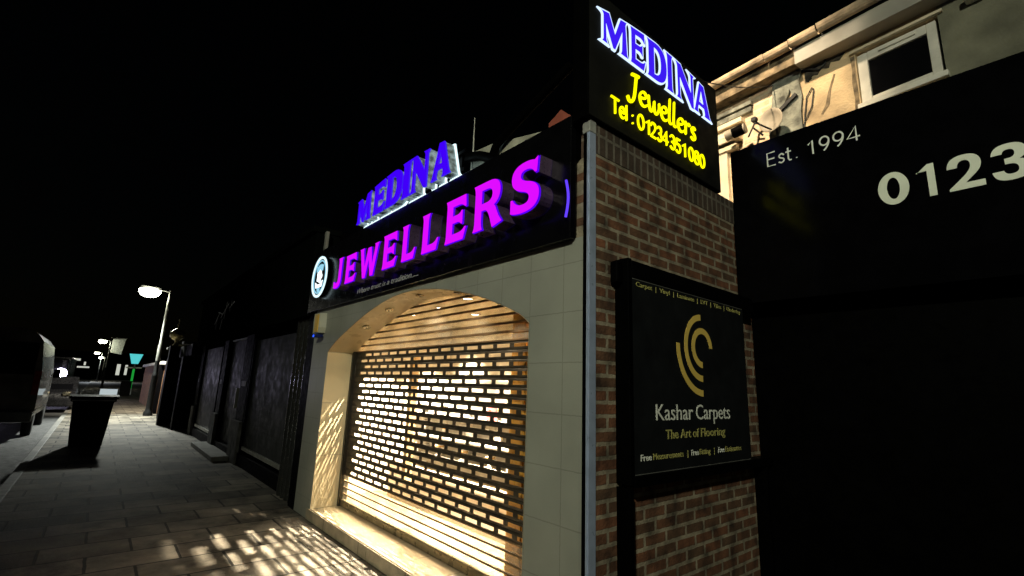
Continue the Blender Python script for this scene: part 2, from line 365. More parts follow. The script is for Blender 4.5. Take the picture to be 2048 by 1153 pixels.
# ------------------------------------------------------------------ glyphs
def qpath(cmds, n=7):
    pts = []
    for c in cmds:
        if c[0] == 'Q':
            p0 = pts[-1]; _, cx, cy, x, y = c
            for k in range(1, n+1):
                t = k/n
                pts.append(((1-t)**2*p0[0]+2*t*(1-t)*cx+t*t*x, (1-t)**2*p0[1]+2*t*(1-t)*cy+t*t*y))
        else: pts.append(c)
    return pts
Q = 'Q'
G = {
 'E': [[(0,0),(.72,0),(.82,.27),(.76,.27),(Q,.68,.18,.5,.18),(.29,.18),(.29,.43),(.48,.43),(Q,.58,.42,.62,.36),(.67,.36),(.67,.67),(.62,.67),(Q,.58,.61,.48,.60),(.29,.60),(.29,.82),(.5,.82),(Q,.66,.82,.74,.73),(.80,.73),(.77,1),(0,1),(Q,.05,.92,.05,.8),(.05,.2),(Q,.05,.08,0,0)]],
 'L': [[(0,0),(.68,0),(.77,.29),(.71,.29),(Q,.63,.18,.46,.18),(.28,.18),(.28,.82),(Q,.29,.94,.34,1),(-.03,1),(Q,.03,.92,.03,.8),(.03,.2),(Q,.03,.08,0,0)]],
 'J': [[(.30,1),(.66,1),(Q,.60,.93,.60,.8),(.60,.32),(Q,.60,-.03,.24,-.03),(Q,.1,-.03,0,.0),(0,.22),(.06,.22),(Q,.12,.15,.2,.15),(Q,.36,.15,.36,.34),(.36,.8),(Q,.36,.93,.30,1)]],
 'W': [[(-.02,1),(.31,1),(Q,.27,.95,.29,.86),(.43,.38),(.60,.95),(.83,.95),(.98,.38),(1.11,.86),(Q,1.13,.95,1.09,1),(1.40,1),(Q,1.34,.95,1.31,.86),(1.08,0),(.87,0),(.70,.56),(.52,0),(.31,0),(.06,.86),(Q,.04,.95,-.02,1)]],
 'R': [[(-.02,0),(.33,0),(Q,.28,.07,.28,.2),(.28,.40),(.40,.40),(Q,.50,.38,.57,.22),(.67,-.02),(.99,.05),(Q,.86,.18,.78,.36),(Q,.75,.42,.71,.44),(Q,.91,.52,.91,.72),(Q,.91,1,.52,1),(-.02,1),(Q,.04,.92,.04,.8),(.04,.2),(Q,.04,.08,-.02,0)],
       [(.28,.84),(.44,.84),(Q,.65,.84,.65,.70),(Q,.65,.55,.44,.55),(.28,.55)]],
 'S': [[(.78,1.03),(.75,.72),(.69,.72),(Q,.62,.85,.44,.85),(Q,.29,.85,.29,.75),(Q,.29,.66,.47,.60),(Q,.82,.50,.82,.28),(Q,.82,-.03,.38,-.03),(Q,.18,-.03,0,.03),(0,.31),(.06,.31),(Q,.16,.14,.36,.14),(Q,.54,.14,.54,.25),(Q,.54,.35,.36,.41),(Q,.02,.51,.02,.74),(Q,.02,1.02,.42,1.02),(Q,.58,1.02,.68,.98)]],
 'M': [[(0,0),(.27,0),(Q,.21,.06,.205,.14),(.19,.58),(.43,-.01),(.52,-.01),(.78,.60),(.76,.14),(Q,.755,.06,.69,0),(1.04,0),(Q,.98,.06,.975,.14),(.93,.86),(Q,.93,.95,1.0,1),(.72,1),(.51,.47),(.30,1),(-.02,1),(Q,.07,.95,.08,.86),(.08,.14),(Q,.08,.06,0,0)]],
 'D': [[(-.02,0),(.44,0),(Q,1,0,1,.5),(Q,1,1,.44,1),(-.02,1),(Q,.07,.94,.07,.84),(.07,.16),(Q,.07,.06,-.02,0)],
       [(.37,.16),(Q,.68,.16,.68,.5),(Q,.68,.84,.37,.84)]],
 'I': [[(-.05,0),(1.05,0),(Q,.86,.06,.86,.18),(.86,.82),(Q,.86,.94,1.05,1),(-.05,1),(Q,.14,.94,.14,.82),(.14,.18),(Q,.14,.06,-.05,0)]],
 'N': [[(-.02,0),(.31,0),(Q,.22,.05,.22,.15),(.22,.60),(.78,-.02),(.92,-.02),(.92,.86),(Q,.92,.95,1.02,1),(.68,1),(Q,.78,.95,.78,.86),(.78,.44),(.28,1),(-.03,1),(Q,.08,.93,.08,.84),(.08,.15),(Q,.08,.05,-.02,0)]],
 'A': [[(-.02,0),(.31,0),(Q,.23,.05,.26,.15),(.30,.25),(.60,.25),(.63,.15),(Q,.66,.05,.57,0),(1.03,0),(Q,.95,.05,.92,.14),(.63,1),(.37,1),(.08,.14),(Q,.05,.05,-.02,0)],
       [(.345,.39),(.565,.39),(.46,.74)]],
}
FRONT = lambda y: (lambda a, b, d: (a, y + d, b))         # a -> +X, b -> +Z, depth -> +Y
SIDE = lambda x: (lambda a, b, d: (x - d, a, b))          # a -> +Y, b -> +Z, depth -> -X

def outline_mesh(name, contours, place, depth, mats, parent, grow=0.0, face_slot=0, side_slot=1, text=None):
    """extruded filled outline; contours are lists of 2-D points in metres; place(a, b, d)"""
    cu = bpy.data.curves.new(name, 'CURVE'); cu.dimensions = '2D'; cu.fill_mode = 'BOTH'
    for pts in contours:
        sp = cu.splines.new('POLY'); sp.points.add(len(pts)-1)
        for i, (a, b) in enumerate(pts): sp.points[i].co = (a, b, 0, 1)
        sp.use_cyclic_u = True
    cu.extrude = .5; cu.offset = grow
    return finish_curve(name, cu, place, depth, mats, parent, face_slot, side_slot)

def finish_curve(name, cu, place, depth, mats, parent, face_slot=0, side_slot=1, xf=None):
    tmp = bpy.data.objects.new(name + '_tmp', cu); COL.objects.link(tmp)
    dg = bpy.context.evaluated_depsgraph_get()
    me = bpy.data.meshes.new_from_object(tmp.evaluated_get(dg))
    bpy.data.objects.remove(tmp); bpy.data.curves.remove(cu)
    me.materials.clear()
    for m in mats: me.materials.append(m)
    zs = [v.co.z for v in me.vertices]
    zmax = max(zs); zmin = min(zs)
    flat = [abs(p.normal.z) > .7 for p in me.polygons]
    o0 = origin_of(parent)
    co = [v.co.copy() for v in me.vertices]
    if xf is not None: co = [xf(c) for c in co]
    for v, c in zip(me.vertices, co):
        t = (zmax - c.z) / max(1e-6, zmax - zmin)
        v.co = Vector(place(c.x, c.y, t * depth)) - o0
    bm = bmesh.new(); bm.from_mesh(me)
    bmesh.ops.remove_doubles(bm, verts=bm.verts, dist=1e-5)
    bmesh.ops.recalc_face_normals(bm, faces=bm.faces)
    bm.to_mesh(me); bm.free()
    a0 = Vector(place(0, 0, 0)); nd = (Vector(place(0, 0, 1)) - a0).normalized()
    for p in me.polygons:
        p.material_index = face_slot if abs(p.normal.dot(nd)) > .7 else min(side_slot, len(mats)-1)
        p.use_smooth = False
    me.name = name
    return link(bpy.data.objects.new(name, me), parent)

def text_part(name, body, a0, a1, b0, cap, place, depth, mats, parent, bold=0.0, shear=0.0, spacing=1.0):
    """built-in font lettering fitted to width a0..a1, capital height cap, baseline b0"""
    cu = bpy.data.curves.new(name, 'FONT'); cu.body = body; cu.size = 1; cu.extrude = .5
    cu.shear = shear; cu.space_character = spacing; cu.fill_mode = 'BOTH'; cu.offset = bold
    cu.resolution_u = 3
    tmp = bpy.data.objects.new('tmp', cu); COL.objects.link(tmp)
    bpy.context.view_layer.update()
    dg = bpy.context.evaluated_depsgraph_get()
    m0 = tmp.evaluated_get(dg).to_mesh()
    xs = [v.co.x for v in m0.vertices]
    x0, x1 = min(xs), max(xs)
    tmp.evaluated_get(dg).to_mesh_clear()
    COL.objects.unlink(tmp); bpy.data.objects.remove(tmp)
    sx = (a1 - a0) / (x1 - x0); sy = cap / .70
    return finish_curve(name, cu, place, depth, mats, parent, 0, 1,
                        xf=lambda c: Vector((a0 + (c.x - x0) * sx, b0 + c.y * sy, c.z)))

def glyph(ch, a0, a1, b0, b1, top=None):
    """contours of a letter scaled to the box; top(a) gives the upper edge for arched lettering"""
    cs = [qpath(c) for c in G[ch]]
    xs = [p[0] for c in cs for p in c]
    mn, mxx = min(xs), max(xs)
    out = []
    for c in cs:
        q = []
        for (x, y) in c:
            a = a0 + (x - mn) / (mxx - mn) * (a1 - a0)
            t = b1 if top is None else top(a)
            q.append((a, b0 + y * (t - b0)))
        out.append(q)
    return out

def cr(pts, n=6):
    P = [Vector((a, b)) for a, b in pts]; out = []
    for i in range(len(P)-1):
        p0 = P[max(i-1, 0)]; p1 = P[i]; p2 = P[i+1]; p3 = P[min(i+2, len(P)-1)]
        for k in range(n):
            t = k/n
            q = .5*((2*p1)+(p2-p0)*t+(2*p0-5*p1+4*p2-p3)*t*t+(3*p1-p0-3*p2+p3)*t**3)
            out.append((q.x, q.y))
    out.append(pts[-1])
    return out
def ell(cx, cy, rx, ry, n=22): return [(cx+rx*math.sin(2*PI*k/n), cy+ry*math.cos(2*PI*k/n)) for k in range(n+1)]
SF = {  # stroke letters, capital height 1; 'c' = smooth curve, 'p' = straight runs
 'T': [('p', [(0,1),(.62,1)]), ('p', [(.31,1),(.31,0)])],
 'e': [('p', [(.04,.37),(.53,.37)]), ('c', [(.53,.37),(.50,.55),(.36,.7),(.17,.67),(.04,.5),(.04,.24),(.16,.04),(.36,.0),(.52,.1)])],
 'l': [('p', [(0,1),(0,0)])],
 ':': [('p', [(0,.62),(0,.56)]), ('p', [(0,.1),(0,.04)])],
 '.': [('p', [(0,.07),(0,.0)])],
 '0': [('p', ell(.28,.5,.28,.5))],
 '1': [('p', [(0,.74),(.26,1),(.26,0)])],
 '2': [('c', [(.02,.74),(.1,.94),(.28,1),(.48,.93),(.53,.72),(.38,.44),(.0,.0)]), ('p', [(0,0),(.56,0)])],
 '3': [('c', [(.02,.84),(.2,1),(.42,.95),(.49,.76),(.4,.58),(.2,.53)]), ('c', [(.2,.53),(.43,.48),(.54,.27),(.44,.06),(.22,0),(.0,.14)])],
 '4': [('p', [(.46,0),(.46,1),(0,.28),(.64,.28)])],
 '5': [('p', [(.5,1),(.1,1),(.05,.55)]), ('c', [(.05,.55),(.25,.63),(.46,.54),(.54,.32),(.44,.08),(.22,0),(.0,.12)])],
 '8': [('p', ell(.27,.76,.22,.24)), ('p', ell(.27,.27,.27,.27))],
 '9': [('p', ell(.27,.69,.27,.31)), ('c', [(.54,.69),(.50,.42),(.36,.16),(.2,0)])],
 'E': [('p', [(.5,1),(0,1),(0,0),(.5,0)]), ('p', [(0,.52),(.45,.52)])],
 's': [('c', [(.40,.52),(.24,.66),(.06,.56),(.10,.40),(.32,.28),(.38,.12),(.2,0),(.0,.1)])],
 't': [('p', [(.18,.95),(.18,.12),(.26,0),(.40,.02)]), ('p', [(0,.66),(.40,.66)])],
}
def strokes(name, items, b0, cap, place, rad, material, parent, flat=None):
    for ch, a0, a1 in items:
        xs = [p[0] for k, st in SF[ch] for p in st]; mn, mx = min(xs), max(xs)
        sx = (a1-a0)/(mx-mn) if mx > mn else 1
        mb = MB()
        for k, st in SF[ch]:
            q = cr(st) if k == 'c' else st
            mb.tube([(a0+(p[0]-mn)*sx, 0, b0+p[1]*cap) for p in q], rad, 10)
        mb.v = [place(v[0], v[2], v[1]*(1 if flat is None else flat)) for v in mb.v]
        mb.build(name, material, parent)
G.update({
 '0': [ell(.38, .5, .38, .52, 44)[:-1], ell(.38, .5, .155, .345, 36)[:-1]],
 '1': [[(0,.76),(.40,1),(.62,1),(.62,0),(.36,0),(.36,.80),(0,.80)]],
 '2': [[(.0,.66),(Q,.02,1.02,.39,1.02),(Q,.77,1.02,.77,.70),(Q,.77,.52,.56,.34),(.38,.18),(.80,.18),(.80,0),(0,0),(0,.06),(.36,.38),(Q,.53,.54,.53,.69),(Q,.53,.85,.39,.85),(Q,.25,.85,.24,.66)]],
 '3': [[(.02,.74),(Q,.05,1.02,.38,1.02),(Q,.74,1.02,.74,.75),(Q,.74,.59,.58,.53),(Q,.78,.48,.78,.28),(Q,.78,-.02,.38,-.02),(Q,.02,-.02,0,.27),(.24,.27),(Q,.26,.15,.39,.15),(Q,.54,.15,.54,.29),(Q,.54,.44,.34,.44),(.28,.44),(.28,.60),(.34,.60),(Q,.50,.60,.50,.73),(Q,.50,.85,.38,.85),(Q,.26,.85,.25,.74)]],
 '4': [[(.46,0),(.70,0),(.70,.2),(.82,.2),(.82,.38),(.70,.38),(.70,1),(.42,1),(0,.38),(0,.2),(.46,.2)], [(.22,.38),(.46,.38),(.46,.74)]],
})

# ------------------------------------------------------------------ ground, road, kerb
MB().box(-260, 120, -160, 120, -.6, -.3).build('ground', M['earth'], kind='structure')
MB().box(-255, 60, -9.6, -2.85, -.28, -.11).build('road', M['asphalt'], kind='structure')
pv = MB().box(-255, 60, -2.72, 6, -.28, 0).build('pavement', M['paving'], kind='structure')
MB().box(-255, 60, -2.85, -2.72, -.28, .004).build('kerb', M['kerb'], bevel=.015, kind='structure')
MB().box(-255, 60, -12.5, -9.6, -.28, .0).build('far_pavement', M['paving'], kind='structure')

# ------------------------------------------------------------------ jewellers shop
XL, XR = -4.95, 0.0
shop = thing('jewellers_shop', (-2.5, 0, 0), 'single storey jewellers shop with grey tiled front, arched shuttered window and brick side wall', 'shop')
ARCH = [(-4.14, 1.905), (-3.91, 2.02), (-3.52, 2.155), (-3.08, 2.285), (-2.69, 2.365), (-2.37, 2.398), (-2.08, 2.398), (-1.79, 2.37),
        (-1.49, 2.32), (-1.20, 2.25), (-.945, 2.172), (-.715, 2.085), (-.608, 2.037), (-.515, 1.975)]
def arch_curve():
    P = [Vector((a, b, 0)) for a, b in ARCH]
    out = []
    for i in range(len(P)-1):
        p0 = P[max(i-1, 0)]; p1 = P[i]; p2 = P[i+1]; p3 = P[min(i+2, len(P)-1)]
        for k in range(4):
            t = k/4
            q = .5*((2*p1)+(p2-p0)*t+(2*p0-5*p1+4*p2-p3)*t*t+(3*p1-p0-3*p2+p3)*t**3)
            out.append((q.x, q.y))
    out.append(ARCH[-1])
    return out
AC = arch_curve()
WT = 2.46
def wallstrip(mb, y0, y1):
    # left pier, right pier, and the spandrel over the arch, as one wall outline
    mb.box(XL + .25, -4.14, y0, y1, 0, WT)
    mb.box(-.515, -.045, y0, y1, 0, WT)
    n = len(AC)
    for i in range(n-1):
        (xa, za), (xb, zb) = AC[i], AC[i+1]
        mb.add([(xa,y0,za),(xb,y0,zb),(xb,y0,WT),(xa,y0,WT),(xa,y1,za),(xb,y1,zb),(xb,y1,WT),(xa,y1,WT)],
               [(0,1,2,3),(7,6,5,4)])
    return mb
# the front wall is one outline with the arched opening cut out of it
poly = [(XL+.25, 0), (-4.14, 0)] + AC + [(-.515, 0), (-.045, 0), (-.045, WT), (XL+.25, WT)]
outline_mesh('front_wall', [poly], FRONT(0.0), .16, [M['tile'], M['tile']], shop)
# reveal lining (jambs and soffit), 350 mm deep, 3 mm proud of the cut edge
rv = MB()
ring = [(-4.137, .12)] + [(a + (.003 if a < -2 else -.003), b - .003) for a, b in AC] + [(-.518, .12)]
for i in range(len(ring)-1):
    (xa, za), (xb, zb) = ring[i], ring[i+1]
    rv.add([(xa,.001,za),(xb,.001,zb),(xb,.40,zb),(xa,.40,za)], [(0,1,2,3)], 0 if i in (0, len(ring)-2) else 1, i not in (0, len(ring)-2))
o = rv.build('reveal', [M['jamb'], M['soffit']], shop)
MB().box(-4.135, -.52, .0, .42, 0.004, .12, 0).build('step', M['sill'], shop, bevel=.006)
MB().box(-4.22, -2.585, -.014, -.001, .006, .117).box(-2.565, -.5, -.014, -.001, .006, .117).build('step_front', M['stepface'], shop)
# side wall of brick: higher part ends sooner than the lower part
sw = MB().box(-.20, 0, .045, 2.1, 0, 2.28).box(-.20, 0, .045, 1.875, 2.28, 3.0)
sw.build('side_wall', M['brick'], shop)
MB().box(-.21, .0, 2.1005, 3.1, 0, 2.28).box(-.21, .0, 1.8755, 3.1, 2.2805, 3.2).build('rear_wall', M['blackmatt'], shop)  # unseen black filler added to stop light leaking through the gap
MB().box(-.20, .004, .045, 1.875, 3.0, 3.2).build('soldier_course', M['soldier'], shop)
# corner trim: black front strip with a steel angle on the return
MB().box(-.044, .0, -.012, .03, 0, 3.12).build('corner_strip', M['blackmatt'], shop)
MB().box(.0005, .008, -.014, .042, 0, 3.12).box(-.012, .0005, -.018, -.0125, 0, 3.12).build('steel_corner_trim', M['steel'], shop)
MB().box(-.05, .012, -.02, .045, 3.12, 3.235).build('corner_cap', M['concrete'], shop, bevel=.006)
# roof, rear and left walls, interior
MB().box(XL, -.2, .35, 2.3, 3.0, 3.14).build('roof', M['darkroof'], shop)
MB().box(XL, XL+.25, 0.0, 2.3, 0, 3.0).build('party_wall', M['blackmatt'], shop)
ir = MB()
ir.box(-4.60, -4.5, .42, 2.1, .1, 2.45).box(-.5, -.42, .42, 2.1, .1, 2.45)
ir.box(-4.5, -.5, 2.0, 2.1, .1, 2.45)
ir.box(-4.6, -4.15, .405, .42, .1, 2.45).box(-.5, -.42, .405, .419, .1, 2.45)
ir.build('interior_wall', M['plaster'], shop)
MB().box(-4.6, -.42, .402, 2.1, 2.45, 2.5).build('shop_ceiling', M['plaster'], shop)
MB().box(-4.5, -.5, .42, 2.0, .1, .15).build('shop_floor', M['floor'], shop)
# golden window posts behind the shutter
for xa, xb in ((-2.985, -2.915), (-1.27, -1.10)):
    MB().box(xa, xb, .5, .58, .15 if xa != -2.985 else .553, 2.45 if xa != -2.985 else 1.86).build('window_post', M['gold'] if xa != -2.985 else M['oak'], shop, bevel=.004)
MB().box(-1.099, -.52, .50, .56, 1.93, 2.02).box(-1.099, -.52, .51, .55, 2.07, 2.40).box(-1.099, -.52, .51, .55, .16, 1.88).build('door_panel', M['gold'], shop)
# downlights in the shop ceiling and in the arch soffit
DL = [(-3.84, .93), (-3.02, .86), (-2.27, .72), (-1.45, .80), (-.85, .85), (-3.94, 1.62), (-3.1, 1.42), (-2.31, 1.28), (-1.4, 1.5)]
for (x, y) in DL:
    r = MB().lathe((x, y, 2.449), [(.062, 0), (.075, -.006), (.06, -.012), (.05, -.006), (.05, .0)], 24).build('ceiling_downlight', M['chrome'], shop)
    MB().lathe((x, y, 2.447), [(.0, -.003), (.05, -.003)], 24).build('lamp_lens', M['lampglow'], r)
def soffit_frame(x):
    for i in range(len(AC)-1):
        if AC[i][0] <= x <= AC[i+1][0]:
            (xa, za), (xb, zb) = AC[i], AC[i+1]; t = (x-xa)/(xb-xa)
            d = Vector((xb-xa, 0, zb-za)).normalized()
            return Vector((x, 0, za+(zb-za)*t-.004)), d
for x in (-3.44, -2.9, -2.27, -1.6, -1.0):
    c, d = soffit_frame(x); c.y = .16; nrm = Vector((d.z, 0, -d.x)); by = Vector((0, 1, 0))
    mb = MB(); vs = []; prof = [(.045, .0), (.045, .012), (.036, .012), (.030, .002), (.012, .004), (.0, .004)]; n = 24
    for r_, h in prof:
        for k in range(n):
            a = 2*PI*k/n; vs.append(c + d*math.cos(a)*r_ + by*math.sin(a)*r_ + nrm*h)
    mb.add(vs, [(i*n+k, i*n+(k+1) % n, (i+1)*n+(k+1) % n, (i+1)*n+k) for i in range(len(prof)-1) for k in range(n)], 0, True)
    mb.build('soffit_downlight', M['chrome'], shop)

# ---- roller shutter (part of the shop): perforated slats, clear slats, guide rails, bottom bar
SY = .35; PITCH = .0719; Z0 = .479; ROWS = 20       # Z0: lower edge of the lowest perforated slat
sh = link(bpy.data.objects.new('roller_shutter', None), shop)
for xa, xb in ((-4.136, -4.0905), (-.5645, -.52)):
    MB().box(xa, xb, .305, .40, .122, 1.94).build('guide_rail', M['rail'], sh)
def slat_curtain():
    mb = MB(); T = .0025
    xa, xb = -4.09, -.565
    for r in range(ROWS):
        zb = Z0 + r*PITCH
        hx = []
        x = -3.925 + (0 if (r % 2 == 0) else .106)
        while x + .162 < xb - .02:
            hx.append((x+.004, x+.162)); x += .2115
        xs = [xa]
        for h in hx: xs += [h[0], h[1]]
        xs.append(xb)
        zz = [0, .006, .0210, .0500, .064, PITCH]
        yy = [.007, .001, -.002, -.002, .001, .007]
        for i in range(len(xs)-1):
            for j in range(5):
                if j == 2 and i % 2 == 1:
                    continue
                A = [(xs[i], SY+yy[j], zb+zz[j]), (xs[i+1], SY+yy[j], zb+zz[j]), (xs[i+1], SY+yy[j+1], zb+zz[j+1]), (xs[i], SY+yy[j+1], zb+zz[j+1])]
                mb.add(A, [(0, 1, 2, 3)])
    me_o = mb.build('perforated_slats', M['shutter'], sh)
    bm = bmesh.new(); bm.from_mesh(me_o.data); bmesh.ops.remove_doubles(bm, verts=bm.verts, dist=1e-5); bm.to_mesh(me_o.data); bm.free()
    s = me_o.modifiers.new('thickness', 'SOLIDIFY'); s.thickness = T; s.offset = 0
    return me_o
slat_curtain()
def arch_z(x):
    for i in range(len(AC)-1):
        if AC[i][0] <= x <= AC[i+1][0]:
            (xa, za), (xb, zb) = AC[i], AC[i+1]
            return za+(zb-za)*(x-xa)/(xb-xa)
    return 1.93
def clip_row(z):
    xs = [x/200 for x in range(int(-4.09*200), int(-.56*200)) if arch_z(x/200) > z + .004]
    return (min(xs), max(xs)) if xs else None
zt = Z0 + ROWS*PITCH
cl = MB(); hg = MB()
k = 0
hg.box(-4.09, -.565, SY-.008, SY+.014, zt, zt+.012)
while True:
    za = zt + .012 + k*PITCH; zb = za + PITCH - .020
    c0 = clip_row(za + .01)
    if c0 is None or za > 2.40: break
    # clear slats run full width behind the arch and are hidden by the spandrel
    cl.box(-4.09, -.565, SY, SY+.004, za, zb)
    hg.box(-4.09, -.565, SY-.008, SY+.010, zb, zb+.0195)
    k += 1
for k in range(4):
    za = .196 + k*PITCH; zb = za + PITCH - .015
    cl.box(-4.09, -.565, SY, SY+.004, za, zb)
    if k < 4: hg.box(-4.09, -.565, SY-.008, SY+.010, zb, min(zb+.0145, Z0))
cl.build('clear_slats', M['clear'], sh); hg.build('slat_hinges', M['hinge'], sh)
MB().box(-4.089, -.566, SY-.022, SY+.022, .124, .1955).build('bottom_bar', M['barmetal'], sh, bevel=.006)

# ---- parapet and bits seen over the fascia
outline_mesh('parapet', [[(-1.74, 3.14), (-.55, 3.14), (-.62, 3.53), (-1.06, 3.63), (-1.20, 3.66), (-1.36, 3.705), (-1.74, 3.74)]], FRONT(.30), .10, [M['parapet'], M['parapet']], shop)
MB().tube([(-1.80, .235, 3.68), (-1.5, .235, 3.60), (-1.30, .235, 3.50), (-1.1, .235, 3.40)], .045, 12).tube([(-1.33, .24, 3.52), (-1.27, .24, 3.62), (-1.02, .24, 3.72), (-.4, .24, 3.93)], .035, 12).build('flue_pipe', M['blackmatt'], shop)
MB().tube([(-1.70, .30, 3.14), (-1.715, .30, 4.1)], [.012, .006], 8).build('aerial_pole', M['galv'], shop)
MB().box(XL+.03, XL+.09, .05, .09, 3.14, 3.62).build('left_post', M['concrete'], shop)
rb = thing('bell_box', (-.5, .3, 3.33), 'red faceted box standing on the roof edge behind the black fascia', 'siren box')
MB().prism([(-.12, 0), (.1, -.03), (.14, .17), (.03, .26), (-.12, .2)], lambda p: (-.5+p[0]*.85, .22, 3.33+p[1]), lambda p: (-.5+p[0]*.8, .36, 3.33+p[1])).build('housing', M['terracotta'], rb, bevel=.012)
MB().box(-.56, -.42, .25, .34, 3.14, 3.29).build('bracket', M['blackmatt'], rb)

# ------------------------------------------------------------------ things in the shop window
tag(MB().box(-4.2, -1.45, .98, 1.36, .15, .52).box(-4.22, -1.43, .96, 1.38, .5201, .55).build('display_plinth', M['peach']), 'pale wooden plinth on the shop floor behind the shutter', 'plinth')
db = thing('display_board', (-2.8, 1.34, .55), 'white stepped display board on the plinth behind the shutter', 'display board')
bd = MB().box(-4.2, -1.45, 1.30, 1.36, .55, 1.62)
bd.build('board', M['white'], db)
for i, (y, z) in enumerate(((1.13, .72), (1.15, .95), (1.17, 1.2))):
    MB().box(-4.18, -1.47, y, 1.299, z-.02, z).build('shelf', M['white'], db)
bust_src = None
def bust(x, y, z, s, lab):
    global bust_src
    if bust_src is None:
        t = thing('necklace_bust', (x, y, z), lab, 'necklace bust', 'jewellery busts behind the shutter')
        MB().lathe((x, y, z), [(0, 0), (.05, 0), (.055, .01), (.03, .03), (.055, .08), (.06, .13), (.03, .165), (.02, .2), (0, .205)], 14).build('torso', M['busts'], t)
        MB().lathe((x, y, z+.11), [(.055, .0), (.064, .008), (.058, .02), (.05, .012)], 14).build('necklace', M['gold'], t)
        bust_src = t
    else:
        t = bust_src.copy(); COL.objects.link(t); t.location = (x, y, z); t['label'] = lab
        for ch in bust_src.children:
            c = ch.copy(); COL.objects.link(c); c.parent = t
    t.scale = (s, s, s)
k = 0
for (y, z) in ((1.21, .72), (1.225, .95), (1.235, 1.2)):
    for i in range(5):
        bust(-3.9 + i*.5 + .1*(k % 2), y, z + .0005, .8 + .05*((i*7+k) % 4), 'pale necklace bust on a white shelf glimpsed through the shutter slots')
    k += 1
for i, (x, z, mt) in enumerate(((-2.45, 1.28, 'redcard'), (-1.7, 1.3, 'greycard'), (-1.62, 1.02, 'redcard'), (-2.1, .78, 'greycard'))):
    pc = ('pink', 'grey', 'pink', 'grey')[i]; wh = ('upper shelf', 'upper shelf', 'middle shelf', 'lower shelf')[i]
    tag(MB().box(x, x+.16, 1.18, 1.195, z-.3 if False else (1.2005 if z > 1.2 else .9505 if z > .9 else .7205), z+.1).build('price_card', M[mt]),
        '%s price card standing on the %s behind the shutter' % (pc, wh), 'card')

# ------------------------------------------------------------------ fascia sign: JEWELLERS
fs = thing('fascia_sign', (-2.5, -.06, 2.45), 'long black fascia sign with big glowing magenta JEWELLERS letters above the arch', 'fascia sign')
MB().box(XL, -.115, -.05, -.001, 2.45, 3.27).build('panel', M['fasciablack'], fs, bevel=.004)
MB().box(XL, -.115, -.0009, .35, 3.0, 3.262).build('fascia_back', M['blackmatt'], fs)
JW = [('J', -3.72, -3.49, 2.605, 2.94), ('E', -3.392, -3.10, 2.61, 2.925), ('W', -3.02, -2.556, 2.60, 2.925), ('E', -2.462, -2.172, 2.615, 2.95),
      ('L', -2.078, -1.822, 2.622, 2.955), ('L', -1.722, -1.446, 2.626, 2.966), ('E', -1.348, -1.06, 2.632, 2.985), ('R', -.972, -.634, 2.645, 3.0), ('S', -.545, -.27, 2.668, 3.0)]
for ch, a0, a1, b0, b1 in JW:
    cs = glyph(ch, a0, a1, b0, b1)
    lt = outline_mesh('letter', cs, FRONT(-.157), .106, [M['violet'], M['return']], fs, grow=.004)
    outline_mesh('letter_face', cs, FRONT(-.172), .0145, [M['magenta'], M['violet']], lt)
text_part('slogan', 'Where trust is a tradition.....', -3.30, -1.95, 2.505, .055, FRONT(-.053), .0028, [M['slogan']], fs, shear=.3)
# small arc lamp at the end of the fascia
aw = MB(); aw.tube([(-.13+.02*math.sin(t/8*PI), -.075, 2.58+.24*t/8) for t in range(9)], .008, 8)
aw.build('neon_arc', emit('blue_neon', (.12, .05, 1), 1.2), fs)

# ------------------------------------------------------------------ MEDINA letters over the fascia
def arc_top(c, w, h0, h1):
    return lambda a: h1 - (h1 - h0) * ((a - c) / w) ** 2
ls = thing('letter_sign', (-2.4, -.1, 3.27), 'blue MEDINA letters with white lit edges standing on top of the black fascia', 'letter sign')
MD = [('M', -3.375, -3.005), ('E', -2.942, -2.672), ('D', -2.662, -2.294), ('I', -2.300, -2.125), ('N', -2.125, -1.790), ('A', -1.742, -1.425)]
tp = arc_top(-2.25, 1.15, 3.565, 3.672)
for ch, a0, a1 in MD:
    cs = glyph(ch, a0, a1, 3.305, 3.6, tp)
    lt = outline_mesh('letter', cs, FRONT(-.118), .016, [M['blue'], M['blueside']], ls)
    outline_mesh('letter_return', cs, FRONT(-.1015), .085, [M['returnpale'], M['returnpale']], lt, grow=-.006)
    outline_mesh('lit_backing', cs, FRONT(-.016), .014, [M['whiteglow'], M['whiteglow']], lt, grow=.010)
MB().box(-3.4, -1.4, .004, .024, 3.35, 3.38).box(-3.4, -1.4, .004, .024, 3.52, 3.55).build('rail', M['blackmatt'], ls)
for x in (-3.3, -2.75, -2.15, -1.5):
    MB().box(x, x+.03, .0245, .05, 3.264, 3.55).build('rail_post', M['blackmatt'], ls)

# ------------------------------------------------------------------ emblem sign
em = thing('emblem_sign', (-4.45, -.1, 2.6), 'round lit emblem sign with glowing white ring and pale blue crest beside the J', 'emblem sign')
EC = (-4.455, 2.868); ER = .27
